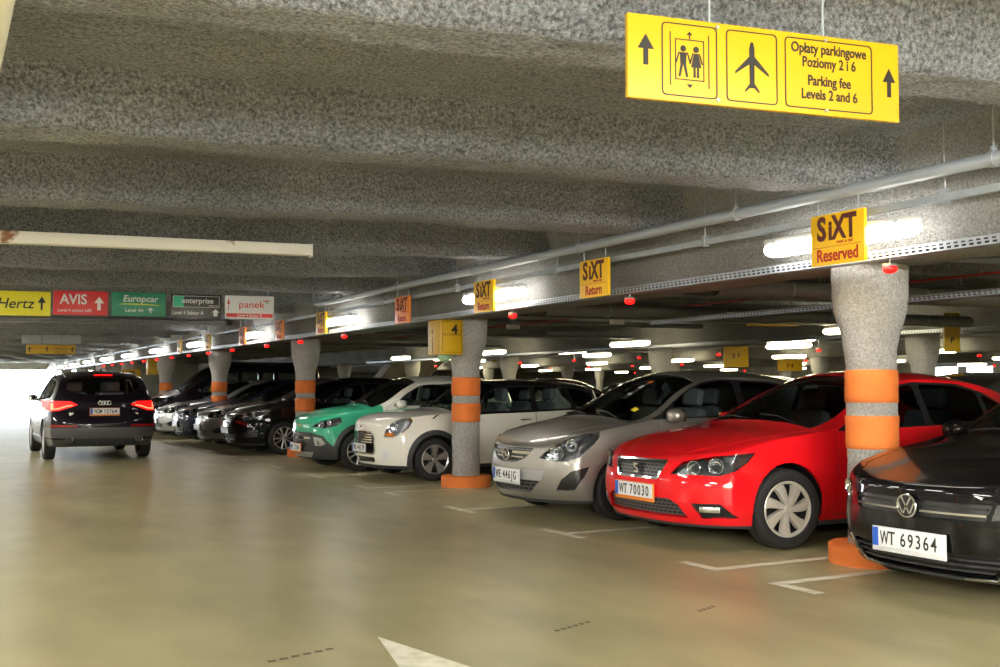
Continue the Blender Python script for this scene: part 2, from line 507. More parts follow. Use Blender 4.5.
def make_lamp(x, y, z, label, group, rz=0.0, tube=None, rod=None, shade=False):
    o = empty('fluorescent_lamp', (x, y, z), rz)
    tag(o, label, 'lamp', group)
    obj('housing', LAMP_B, M_LAMPBODY, o)
    d_ = obj('diffuser', LAMP_D, M_TUBE, o)
    if tube: d_.material_slots[0].link = 'OBJECT'; d_.material_slots[0].material = tube
    if shade: obj('added_uplight_shield', LAMP_SHADE, M_WHITE, o)
    for s in (-1, 1):
        obj('end_clip', LAMP_C, M_LAMPBODY, o, (0, s * 0.62, 0))
        obj('hanger_rod', rod or LAMP_R, M_GALV, o, (0, s * 0.5, 0))
    return o
LAMP_TXT = {0: 'lit fluorescent lamp behind the yellow Reserved sign', 1: 'lit fluorescent lamp behind the yellow Return sign above the empty stall',
            2: 'lit fluorescent lamp over the white hatchback', 3: 'lit fluorescent lamp over the column behind the green hatchback'}
for k in range(-2, 12):
    make_lamp(6.09, 5.85 + 5.65 * k, 2.56, LAMP_TXT.get(k, 'lit fluorescent lamp of the aisle row beyond the van' if k > 3 else 'lit fluorescent lamp of the aisle row by the near end wall'), None if k in LAMP_TXT else ('aisle lamps beyond the van' if k > 3 else 'aisle lamps by the near wall'), 0.0, M_TUBE2, LAMP_S)
for k in range(4): make_lamp(-1.6, -1.2 - 2.0 * k, 2.46, 'added unseen fill lamp left of the aisle near the end wall', 'added fill lamps left of the aisle near the end wall', tube=M_TUBE4)  # unseen rows added behind the camera to light rib faces and foreground
for k in range(4): make_lamp(1.0, -1.6 - 2.0 * k, 2.46, 'added unseen fill lamp over the aisle by the near end wall', 'added fill lamps over the aisle by the near end wall', tube=M_TUBE4)
for k in range(4): make_lamp(3.6, -1.2 - 2.0 * k, 2.46, 'added unseen fill lamp over the aisle by the near end wall', 'added fill lamps over the aisle by the near end wall', tube=M_TUBE4)
for k in range(0, 11): make_lamp(-1.6, 3.4 + 5.2 * k, 2.50, 'lit fluorescent lamp on the other side of the aisle', 'lamps on the left of the aisle', shade=True)
for k in range(-1, 8): make_lamp(-5.5, 3.0 + 5.6 * k, 2.50, 'lit fluorescent lamp over the stalls left of the aisle', 'lamps over the left stalls', shade=True)
for k in range(0, 4): make_lamp(16.95, 8.5 + 9.2 * k, 2.50, 'lit fluorescent lamp over the second row of cars', 'lamps of the second row', tube=M_TUBE3)
for k in range(0, 5): make_lamp(14.6, 6.6 + 7.0 * k, 2.46, 'lit fluorescent lamp between the first and second rows', 'lamps between the rows', tube=M_TUBE3)
for k in range(0, 5): make_lamp(18.7, 11.0 + 8.6 * k, 2.45, 'lit fluorescent lamp along the next aisle', 'lamps along the next aisle', tube=M_TUBE3)
for k in range(0, 9): make_lamp(25.2, 9.0 + 5.8 * k, 2.45, 'lit fluorescent lamp by the third row of columns', 'lamps of the third row', tube=M_TUBE3)
for k in range(0, 9): make_lamp(35.0, 14.0 + 5.6 * k, 2.5, 'lit fluorescent lamp by the distant fourth row', 'lamps of the fourth row', tube=M_TUBE3)
for k in range(0, 9): make_lamp(43.5, 16.0 + 5.8 * k, 2.5, 'lit lamp added to brighten the far side wall', 'added lamps near the far side wall', tube=M_TUBE3)  # row added to brighten the dark far wall and fill the background

# scuffs left by tyres on the floor
M_SCUFF = mat('dark_tyre_scuff', (0.11, 0.092, 0.055), 0.5)
for px, py, n_, st in ((268, 663, 6, .07), (556, 632, 6, .055), (700, 612, 4, .05)):
    a = at(px, py, Z=0)
    for k in range(n_): flat_on_floor('tyre_scuff', [(a.x + k * st, a.y + .02 * k), (a.x + k * st + st * .6, a.y + .02 * k), (a.x + k * st + st * .75, a.y + .02 * k + .035), (a.x + k * st + st * .1, a.y + .02 * k + .04)], M_SCUFF)

# ------------------------------------------------------------------ car builder
def pch(pts):
    """monotone smooth curve through (x, y) points"""
    x = np.array([p[0] for p in pts], float); y = np.array([p[1] for p in pts], float)
    h = np.diff(x); d = np.diff(y) / h
    m = np.zeros(len(x))
    for i in range(1, len(x) - 1):
        if d[i - 1] * d[i] > 0:
            w1, w2 = 2 * h[i] + h[i - 1], h[i] + 2 * h[i - 1]
            m[i] = (w1 + w2) / (w1 / d[i - 1] + w2 / d[i])
    m[0], m[-1] = d[0], d[-1]
    def f(t):
        t = np.clip(np.asarray(t, float), x[0], x[-1])
        i = np.clip(np.searchsorted(x, t) - 1, 0, len(x) - 2)
        s = (t - x[i]) / h[i]
        return (y[i] * (1 + 2 * s) * (1 - s) ** 2 + h[i] * m[i] * s * (1 - s) ** 2 + y[i + 1] * s * s * (3 - 2 * s) + h[i] * m[i + 1] * s * s * (s - 1))
    return f

US = [0, 0.18, 0.36, 0.52, 0.66, 0.78, 0.86, 0.91, 0.96, 1.0]
VB = 0.62
VS = [VB * t for t in (0, .06, .14, .26, .38, .5, .62, .74, .86, .94)] + [VB + (1 - VB) * t for t in (0, .1, .25, .42, .6, .78, .92, 1.0)]
K_BOTTOM, K_SIDE, K_TOP, K_FRONT, K_REAR = 0, 1, 2, 3, 4
DEF_PROF = [(0, .925), (.10, .962), (.40, 1), (.72, .992), (1, .955)]

class Shell:
    """closed painted skin of a car; x runs from the nose (0) to the tail, -y is its left side"""
    def __init__(s, sp):
        s.sp = sp
        L = s.L = sp['L']
        top, rail, belt, bot, plan = (pch(sp[k]) for k in ('top', 'rail', 'belt', 'bot', 'plan'))
        nose, tail, prof = pch(sp['nose']), pch(sp['tail']), pch(sp.get('prof', DEF_PROF))
        fa, fp = sp.get('fround', (.36, 3.0)); ra, rp = sp.get('rround', (.26, 3.4))
        q, tum = sp.get('crown', 2.5), sp.get('tumble', .42)
        wh, R = sp['axles'], sp['R']
        fl = sp.get('flare', .018)
        def X(st, u, v):
            a = nose(v) + fa * u ** fp; b = L - tail(v) - ra * u ** rp
            return a + (b - a) * st
        def zside(x, v):
            zb, zl, zr = bot(x), belt(x), rail(x)
            return np.where(v <= VB, zb + (zl - zb) * v / VB, zl + (zr - zl) * (v - VB) / (1 - VB))
        def wid(x, v):
            z = zside(x, v); zl = belt(x); p1 = float(prof(1.0))
            lo = plan(x) * prof(np.minimum(v / VB, 1.0))
            for a in wh:
                r = np.hypot(x - a, z - R)
                lo = lo + fl * np.exp(-((r - R * 1.16) / .075) ** 2)
            dz = np.maximum(z - zl, 0)
            return np.where(v <= VB, lo, plan(x) * p1 - tum * dz - .10 * dz * dz)
        NS = sp.get('NS', 66)
        t = np.linspace(0, 1, NS); S = .45 * (.5 - .5 * np.cos(PI * t)) + .55 * t
        U = np.array(US); V = np.array(VS)
        def side(st, v):
            x = X(st, 1.0, v); return np.array([x, wid(x, v), zside(x, v)])
        def topp(st, u):
            xe = X(st, 1.0, 1.0); x = X(st, u, 1.0)
            zr, zt = rail(x), top(x)
            e = zside(xe, 1.0)
            ze = zr + (zt - zr) * (1 - u ** q)
            k = u ** 8
            return np.array([x, u * wid(xe, 1.0), ze * (1 - k) + e * k])
        def bott(st, u):
            xe = X(st, 1.0, 0.0); x = X(st, u, 0.0)
            return np.array([x, u * wid(xe, 0.0), bot(xe) + 0 * u])
        def cap(st, u, v):
            x = X(st, u, v); xe = X(st, 1.0, v)
            ze, we = zside(xe, v), wid(xe, v)
            e1 = zside(X(st, 1.0, 1.0), 1.0)
            dz = topp(st, u)[2] - e1
            return np.array([x, u * we, ze + dz * v ** 3])
        bm = s.bm = bmesh.new()
        s.lk = bm.faces.layers.int.new('k'); s.lu = bm.faces.layers.float.new('u'); s.lr = bm.faces.layers.int.new('r')
        def grid(P, k, uu=None, flip=False):
            """P[i][j] -> half surface and its mirror image"""
            for sg in (1, -1):
                g = [[bm.verts.new((p[0], sg * p[1], p[2])) for p in row] for row in P]
                for i in range(len(g) - 1):
                    for j in range(len(g[0]) - 1):
                        f = bm.faces.new((g[i][j], g[i + 1][j], g[i + 1][j + 1], g[i][j + 1]))
                        f[s.lk] = k
                        if uu is not None: f[s.lu] = max(uu[j], uu[j + 1])
        grid([[side(st, v) for v in V] for st in S], K_SIDE, VS)
        grid([[topp(st, u) for u in U] for st in S], K_TOP, US)
        grid([[bott(st, u) for u in U] for st in S], K_BOTTOM)
        grid([[cap(0.0, u, v) for u in U] for v in V], K_FRONT, US)
        grid([[cap(1.0, u, v) for u in U] for v in V], K_REAR, US)
        bmesh.ops.remove_doubles(bm, verts=bm.verts[:], dist=2e-4)
        bmesh.ops.recalc_face_normals(bm, faces=bm.faces[:])
        for _ in range(sp.get('smooth', 2)):
            bmesh.ops.smooth_vert(bm, verts=bm.verts[:], factor=0.5, use_axis_x=True, use_axis_y=True, use_axis_z=True)
        bm.normal_update()
        s.bvh = BVHTree.FromBMesh(bm)
        s.regions = {}
        s.n = 0

    def front(s, y, z, lift=0.0):
        h = s.bvh.ray_cast(Vector((-2, y, z)), Vector((1, 0, 0)))
        return h[0] + h[1] * lift, h[1]
    def rear(s, y, z, lift=0.0):
        h = s.bvh.ray_cast(Vector((s.L + 2, y, z)), Vector((-1, 0, 0)))
        return h[0] + h[1] * lift, h[1]
    def left(s, x, z, lift=0.0, sgn=-1):
        h = s.bvh.ray_cast(Vector((x, sgn * 3, z)), Vector((0, -sgn, 0)))
        return h[0] + h[1] * lift, h[1]
    def above(s, x, y, lift=0.0):
        h = s.bvh.ray_cast(Vector((x, y, 4)), Vector((0, 0, -1)))
        return h[0] + h[1] * lift, h[1]

    def cut(s, pts, axis, flt, region, sym=False):
        """slice the skin along a closed outline seen along `axis` and claim the faces inside it.
        pts are 2-D in the two remaining axes, or 3-D when axis is a direction vector"""
        bm = s.bm
        if isinstance(axis, str):
            d = {'x': Vector((1, 0, 0)), 'y': Vector((0, 1, 0)), 'z': Vector((0, 0, 1))}[axis]
            ia, ib = {'x': (1, 2), 'y': (0, 2), 'z': (0, 1)}[axis]
            e1, e2 = Vector([1.0 if i == ia else 0.0 for i in range(3)]), Vector([1.0 if i == ib else 0.0 for i in range(3)])
            P = [Vector((p[0], p[1])) for p in pts]
        else:
            d = Vector(axis).normalized()
            e2 = Vector((0, 0, 1)); e2 = (e2 - d * e2.dot(d)).normalized(); e1 = e2.cross(d)
            P = [Vector((Vector(p).dot(e1), Vector(p).dot(e2))) for p in pts]
        if region not in s.regions:
            s.n += 1; s.regions[region] = s.n
        rid = s.regions[region]
        lo = Vector((min(p.x for p in P), min(p.y for p in P))); hi = Vector((max(p.x for p in P), max(p.y for p in P)))
        lr = s.lr
        fs = []
        for f in bm.faces:
            if f[lr]: continue
            a = [(v.co.dot(e1), v.co.dot(e2)) for v in f.verts]
            if max(q[0] for q in a) < lo.x or min(q[0] for q in a) > hi.x or max(q[1] for q in a) < lo.y or min(q[1] for q in a) > hi.y: continue
            if flt is None or flt(f.calc_center_median(), f.normal, f[s.lk], f[s.lu]): fs.append(f)
        if not fs: return
        geom = list({v for f in fs for v in f.verts}) + list({e for f in fs for e in f.edges}) + fs
        n = len(P)
        for i in range(n):
            a, b = P[i], P[(i + 1) % n]
            if (b - a).length < 1e-6: continue
            nn = Vector((-(b - a).y, (b - a).x))
            no = (e1 * nn.x + e2 * nn.y).normalized()
            co = e1 * a.x + e2 * a.y
            r = bmesh.ops.bisect_plane(bm, geom=geom, dist=1e-5, plane_co=co, plane_no=no)
            geom = list(set(r['geom']) | set(r['geom_cut']))
        for f in geom:
            if isinstance(f, bmesh.types.BMFace) and f.is_valid and not f[lr]:
                c = f.calc_center_median()
                if s._in(c.dot(e1), c.dot(e2), P) and (flt is None or flt(c, f.normal, f[s.lk], f[s.lu])): f[lr] = rid
    @staticmethod
    def _in(x, y, P):
        r, n = False, len(P)
        for i in range(n):
            a, b = P[i], P[(i + 1) % n]
            if (a.y > y) != (b.y > y) and x < (b.x - a.x) * (y - a.y) / (b.y - a.y) + a.x: r = not r
        return r
    def claim(s, region, flt):
        if region not in s.regions:
            s.n += 1; s.regions[region] = s.n
        for f in s.bm.faces:
            if not f[s.lr] and flt(f.calc_center_median(), f.normal, f[s.lk], f[s.lu]): f[s.lr] = s.regions[region]
    def slice(s, co, no):
        bmesh.ops.bisect_plane(s.bm, geom=s.bm.verts[:] + s.bm.edges[:] + s.bm.faces[:], dist=1e-5, plane_co=co, plane_no=no)

    def patch(s, rid, off=0.0, depth=0.0, sgn=0, drop=None):
        """mesh of one region: moved by `off` along the skin normal; a skirt of length `depth` closes its rim inward"""
        bm = s.bm
        fs = [f for f in bm.faces if f[s.lr] == rid and (sgn == 0 or (f.calc_center_median().y > 0) == (sgn > 0))]
        if not fs: return None
        idx, co, no = {}, [], []
        def vid(v):
            if v not in idx:
                idx[v] = len(co); co.append(v.co + v.normal * off); no.append(v.normal.copy())
            return idx[v]
        faces = [[vid(v) for v in f.verts] for f in fs]
        if depth:
            S = set(fs)
            ed = {}
            for f in fs:
                for l in f.loops:
                    e = l.edge
                    if not any((g in S) for g in e.link_faces if g is not f):
                        a, b = l.vert, l.link_loop_next.vert
                        for v in (a, b):
                            if v not in ed:
                                nv = Vector(v.normal)
                                ed[v] = (len(co), len(co) + 1)
                                co.append(v.co + nv * off); co.append(v.co + nv * (off - depth))
                                no.append(nv); no.append(nv)
                        faces.append([ed[b][0], ed[a][0], ed[a][1], ed[b][1]])
        me = bpy.data.meshes.new('patch')
        me.from_pydata([tuple(c) for c in co], [], faces)
        me.shade_smooth()
        if not depth: me.normals_split_custom_set_from_vertices([tuple(n) for n in no])
        me.update()
        return me

def poly_line_quads(pts, w):
    out = []
    for a, b in zip(pts, pts[1:]):
        a, b = Vector(a), Vector(b); d = (b - a)
        if d.length < 1e-5: continue
        n = Vector((-d.y, d.x)).normalized() * (w / 2); e = d.normalized() * (w / 2)
        out.append([a - e + n, b + e + n, b + e - n, a - e - n])
    return out

def ring_poly(cx, cz, r, n=26): return [(cx + r * math.cos(2 * PI * (k + .5) / n), cz + r * math.sin(2 * PI * (k + .5) / n)) for k in range(n)]

def rpoly(pts, r=0.05, n=3):
    """round the corners of an outline"""
    out, N = [], len(pts)
    P = [Vector(p) for p in pts]
    for i in range(N):
        p, a, b = P[i], P[i - 1], P[(i + 1) % N]
        da, db = (a - p), (b - p)
        k = min(r, da.length * .4, db.length * .4)
        A, B = p + da.normalized() * k, p + db.normalized() * k
        for j in range(n + 1):
            t = j / n
            out.append(A * (1 - t) ** 2 + p * 2 * t * (1 - t) + B * t * t)
    return out

# ------------------------------------------------------------------ car materials and wheels
def paint(name, col, metal=0.0, rough=0.38): return mat('paint_' + name, col, rough, metal, 1.0 if max(col) > .05 else .65, spec=0.06 if metal < .2 or max(col) < .05 else .3)
M_TYRE = mat('tyre_rubber', (0.016, 0.016, 0.017), 0.75)
M_ALLOY = mat('silver_alloy', (0.62, 0.62, 0.62), 0.3, 0.85)
M_HUBCAP = mat('pale_hubcap_plastic', (0.66, 0.63, 0.55), 0.35, 0.35)
M_RIM_DARK = mat('rim_shadow_steel', (0.02, 0.02, 0.02), 0.5, 0.3)
M_CHROME = mat('chrome', (0.82, 0.83, 0.84), 0.08, 1.0)
M_GRILLE = mat('black_grille', (0.012, 0.012, 0.013), 0.3)
M_CLAD = mat('dark_grey_cladding', (0.035, 0.037, 0.040), 0.55)
M_SILVERTRIM = mat('silver_skid_trim', (0.42, 0.43, 0.45), 0.35, 0.6)
M_INT = mat('dark_interior', (0.10, 0.105, 0.11), 0.7)
M_SEAT = mat('dark_seat_cloth', (0.17, 0.185, 0.20), 0.8)
M_LINER = mat('grey_headliner', (0.25, 0.26, 0.26), 0.8)
M_GLASS = glass_mat('window_glass', (0.74, 0.82, 0.80))
M_SCREEN = glass_mat('windscreen_glass', (0.80, 0.88, 0.85))
M_PRIVACY = glass_mat('privacy_glass', (0.22, 0.25, 0.26))
M_LENS = glass_mat('clear_lens', (0.93, 0.95, 0.97))
M_REFLECTOR = mat('lamp_reflector', (0.88, 0.90, 0.92), 0.12, 1.0)
M_HOUSING = mat('lamp_housing_chrome', (0.16, 0.165, 0.17), 0.2, 0.8)
M_REDLENS = mat('red_lens', (0.35, 0.008, 0.008), 0.2, coat=0.6)
M_REDLIT = emit_mat('lit_tail_lamp', (1.0, 0.004, 0.004), 0.55)
M_REDCORE = emit_mat('lit_tail_lamp_core', (1.0, 0.09, 0.04), 2.2)
M_AMBER = mat('amber_lens', (0.85, 0.22, 0.02), 0.25, coat=0.5)
M_PLATE = mat('plate_white', (0.80, 0.81, 0.82), 0.4)
M_PLATEBLUE = mat('plate_blue', (0.02, 0.10, 0.50), 0.4)
M_INK = mat('black_ink', (0.01, 0.01, 0.01), 0.5)

WHEELS = {}
def wheel_meshes(style, R, rimr):
    key = (style, R, rimr)
    if key in WHEELS: return WHEELS[key]
    w = 0.105
    tyre = [(rimr, -w * .80), (rimr + .012, -w * .95), (R * .80, -w * 1.02), (R * .92, -w * .98), (R * .98, -w * .80), (R, -w * .5), (R, -.028), (R - .006, -.022), (R - .006, -.018), (R, -.012),
            (R, .012), (R - .006, .018), (R - .006, .022), (R, .028), (R, w * .5), (R * .98, w * .8), (R * .92, w * .98), (R * .8, w), (rimr, w * .8)]
    T = lathe_mesh(tyre, 40, 'Y', angle=0.6)
    back = lathe_mesh([(rimr * .05, w * .1), (rimr * .80, w * .1), (rimr * .86, -w * .3), (rimr * .90, -w * .66)], 30, 'Y', angle=0.5)  # dark disc stands for the shade behind the spokes
    rim = lathe_mesh([(rimr * .90, -w * .66), (rimr * .93, -w * .84), (rimr * 1.0, -w * .90), (rimr * 1.03, -w * .86), (rimr * 1.03, -w * .7)], 36, 'Y', angle=0.5)
    bm = bmesh.new()
    def spoke(a0, secs):
        """secs: (radius, angle offset, half width, face y)"""
        rows = []
        for r, da, hw, fy in secs:
            a = a0 + da
            c, t = Vector((math.cos(a), 0, math.sin(a))), Vector((-math.sin(a), 0, math.cos(a)))
            rows.append([bm.verts.new(c * r + t * hw * k + Vector((0, y, 0))) for k, y in ((-1.0, fy + .035), (-.8, fy), (0, fy - .006), (.8, fy), (1.0, fy + .035))])
        for A, B in zip(rows, rows[1:]):
            for i in range(4): bm.faces.new((A[i], A[i + 1], B[i + 1], B[i]))
    fy = -w * .82
    if style == 'blade7':
        for k in range(7):
            spoke(2 * PI * k / 7, [(rimr * .14, 0, .022, fy - .004), (rimr * .4, .03, .032, fy - .006), (rimr * .7, .10, .045, fy - .004), (rimr * .97, .18, .056, fy + .004)])
    elif style == 'five':
        for k in range(5):
            spoke(2 * PI * k / 5 + .3, [(rimr * .12, 0, .04, fy + .012), (rimr * .35, 0, .037, fy + .012), (rimr * .62, 0, .05, fy + .004), (rimr * .97, 0, .075, fy - .002)])
    elif style == 'multi':
        for k in range(10):
            spoke(2 * PI * k / 10 + (.07 if k % 2 else -.07), [(rimr * .14, 0, .014, fy + .006), (rimr * .55, 0, .013, fy), (rimr * .97, 0, .016, fy)])
    else:
        for k in range(8):
            spoke(2 * PI * k / 8, [(rimr * .14, 0, .022, fy), (rimr * .55, 0, .027, fy - .004), (rimr * .97, 0, .034, fy)])
    lathe(bm, [(.001, fy - .012), (rimr * .12, fy - .012), (rimr * .17, fy - .004), (rimr * .19, fy + .03)], 20, 'Y')
    S = bm_mesh(bm, smooth=True, angle=0.6)
    WHEELS[key] = (T, rim, S, back)
    return WHEELS[key]

def add_wheels(root, sp, steer=0.0):
    T, rim, S, back = wheel_meshes(sp['wheel'], sp['R'], sp['rim'])
    mr = sp.get('wheelmat', M_ALLOY)
    for i, ax in enumerate(sp['axles']):
        for sg in (-1, 1):
            y = sg * (sp['W'] / 2 - .115 - sp.get('track_in', 0.0))
            t = obj('wheel', T, M_TYRE, root, (ax, y, sp['R']), (0, 0, (0 if sg < 0 else PI) + (steer if i == 0 else 0)))
            obj('rim', rim, mr, t); obj('wheel_shade_disc', back, M_RIM_DARK, t)
            o = obj('spokes', S, mr, t)
            if sp['wheel'] == 'five':
                if 'nut' not in WHEELS: WHEELS['nut'] = cyl_mesh((0, -.085, 0), (0, -.06, 0), .012, 8)
                for k in range(5):
                    a = 2 * PI * k / 5 + .3 + PI / 5
                    obj('lug_nut', WHEELS['nut'], M_RIM_DARK, t, (.055 * math.cos(a), 0, .055 * math.sin(a)))

def seat_parts():
    bm = bmesh.new()
    add_box(bm, (0, 0, .12), (.50, .48, .16), .05)
    add_box(bm, (.30, 0, .46), (.14, .47, .62), .06, Matrix.Rotation(.30, 4, 'Y'))
    S = bm_mesh(bm, smooth=True, angle=0.9)
    bm = bmesh.new()
    add_box(bm, (.44, 0, .87), (.10, .27, .19), .045, Matrix.Rotation(.22, 4, 'Y'))
    H = bm_mesh(bm, smooth=True, angle=0.9)
    return S, H
SEAT_M, HEAD_M = seat_parts()
def torus_mesh(R, r, n=24, m=8, axis='Y'):
    return lathe_mesh([(R + r * math.cos(2 * PI * k / m), r * math.sin(2 * PI * k / m)) for k in range(m)], n, axis, close=True)

def ellipsoid_mesh(s, p=2.4, n=14, m=10):
    """a soft box of half sizes s"""
    bm = bmesh.new()
    bmesh.ops.create_uvsphere(bm, u_segments=n, v_segments=m, radius=1)
    for v in bm.verts:
        c = v.co
        k = (abs(c.x) ** p + abs(c.y) ** p + abs(c.z) ** p) ** (1 / p)
        v.co = Vector((c.x / k * s[0], c.y / k * s[1], c.z / k * s[2]))
    return bm_mesh(bm, smooth=True)

def plate_text(word, adv=.056):
    """evenly spaced plate characters of one word as one mesh, starting at x=0"""
    bm = bmesh.new()
    for i, ch in enumerate(word):
        a = len(bm.verts)
        bm.from_mesh(text_mesh(ch, .116, .008, 'CENTER', .001, sx=.54 if ch in 'WM' else .74))
        bm.verts.ensure_lookup_table()
        bmesh.ops.translate(bm, verts=bm.verts[a:], vec=((i + .5) * adv, 0, 0))
    me = bpy.data.meshes.new('plate_text'); bm.to_mesh(me); bm.free()
    return me

def add_plate(root, sh, z, text, y=0.0, rear=False, tilt=0.0, strip=None, w=.52, lift=.012):
    p, n = (sh.rear if rear else sh.front)(y, z)
    rz = PI / 2 if rear else -PI / 2
    dx = lift if rear else -lift
    fr = obj('license_plate', box_mesh((0, 0, 0), (w + .016, .016, .128 if not strip else .15), .003), M_BLACK if not strip else strip, root, (p.x + dx, y, z), (tilt, 0, rz))
    o = obj('plate_face', box_mesh((0, -.010, .0 if not strip else .012), (w, .006, .114)), M_PLATE, fr)
    obj('plate_blue_band', box_mesh((-w / 2 + .023, -.0135, .0 if not strip else .012), (.044, .004, .112)), M_PLATEBLUE, fr)
    if text:
        adv = .056 if len(text) < 9 else .049
        x = -w / 2 + .064
        for word in text.split():
            obj('plate_lettering', plate_text(word, adv), M_INK, fr, (x, -.0145, -.041 + (0.012 if strip else 0)))
            x += len(word) * adv + adv * .5
    return fr

def build_shell(sp):
    """cut the skin of one kind of car into its parts; returns the shell"""
    sh = Shell(sp)
    W, R, L = sp['W'], sp['R'], sp['L']
    Ra = sp.get('arch', R * 1.13)
    SIDE = lambda c, n, k, u: k in (K_SIDE,) and abs(n.y) > .25
    for ax in sp['axles']:
        sh.cut(ring_poly(ax, R, Ra, 28), 'y', lambda c, n, k, u: abs(c.y) > W * .27 and k != K_TOP, 'void')
    for i, wpoly in enumerate(sp['windows']):
        sh.cut(rpoly(wpoly, sp.get('wround', .05)), 'y', SIDE, 'side_window_%d' % i)
    if sp.get('trim'):
        sh.cut(rpoly(sp['trim'], .05), 'y', SIDE, 'window_trim')
    x0, x1, um = sp['screen']
    sh.slice((x0, 0, 0), Vector((1, 0, sp.get('cowl_tilt', .0))).normalized()); sh.slice((x1, 0, 0), (1, 0, 0))
    sh.claim('windscreen', lambda c, n, k, u: k == K_TOP and x0 < c.x < x1 and u <= um + 1e-4)
    if sp.get('backlight'):
        b0, b1, um = sp['backlight']
        sh.slice((b0, 0, 0), (1, 0, 0)); sh.slice((b1, 0, 0), (1, 0, 0))
        sh.claim('rear_window', lambda c, n, k, u: k == K_TOP and b0 < c.x < b1 and u <= um + 1e-4)
    for r in sp.get('front', []):
        pts = r['pts']
        ax = r.get('axis', 'x')
        rd = r.get('round', .02)
        two = isinstance(ax, str)
        P = rpoly(pts, rd) if two and rd else pts
        lim = r.get('lim', L * .45)
        flt = (lambda c, n, k, u, lim=lim: c.x < lim and k != K_BOTTOM) if not r.get('rear') else (lambda c, n, k, u: c.x > L * .6 and k != K_BOTTOM)
        for sg in ((1, -1) if r.get('sym') else (1,)):
            if two and ax == 'x': PP = [(sg * p[0], p[1]) for p in P]; A = ax
            elif two: PP, A = P, ax
            else: PP = [(p[0], sg * p[1], p[2]) for p in P]; A = (ax[0], sg * ax[1], ax[2])
            fl2 = flt
            if r.get('sym') : fl2 = lambda c, n, k, u, sg=sg, flt=flt: flt(c, n, k, u) and (c.y * sg * pts_sign(pts, ax) > 0)
            sh.cut(PP, A, fl2, r['region'])
    if sp.get('clad'):
        dr = sp['clad']
        for ax in sp['axles']:
            sh.cut(ring_poly(ax, R, Ra + dr, 28), 'y', lambda c, n, k, u: abs(c.y) > W * .27 and k in (K_SIDE, K_FRONT, K_REAR) and abs(n.y) > .3, 'cladding')
        zc = sp['clad_z']
        sh.slice((0, 0, zc), (0, 0, 1))
        sh.claim('cladding', lambda c, n, k, u: c.z < zc and k != K_BOTTOM)
    elif sp.get('lip'):
        sh.slice((0, 0, sp['lip']), (0, 0, 1))
        sh.claim('cladding', lambda c, n, k, u: c.z < sp['lip'] and k != K_BOTTOM)
    for line in sp.get('seams', []):
        for q in poly_line_quads(line, .009): sh.cut(q, 'y', SIDE, 'panel_gap')
    for line in sp.get('hood_seams', []):
        for sg in (1, -1):
            for q in poly_line_quads([(a, sg * b) for a, b in line], .009): sh.cut(q, 'z', lambda c, n, k, u: n.z > .3 and c.x < L * .5 and k in (K_TOP, K_SIDE, K_FRONT), 'panel_gap')
    if sp.get('two_tone'):
        sh.slice((x0 + .14, 0, 0), (1, 0, 0))
        sh.claim('roof', lambda c, n, k, u: (k == K_TOP and c.x > x0 + .14 and not (u <= sp['screen'][2] and c.x < x1)) or (k == K_SIDE and c.x > x0 + .14 and u > VB + 1e-3))
    sh.claim('underbody', lambda c, n, k, u: k == K_BOTTOM)
    sh.regions.setdefault('body', 0)
    return sh

def pts_sign(pts, ax):
    s = sum(p[0] if ax == 'x' else p[1] for p in pts)
    return 1 if s > 0 else -1

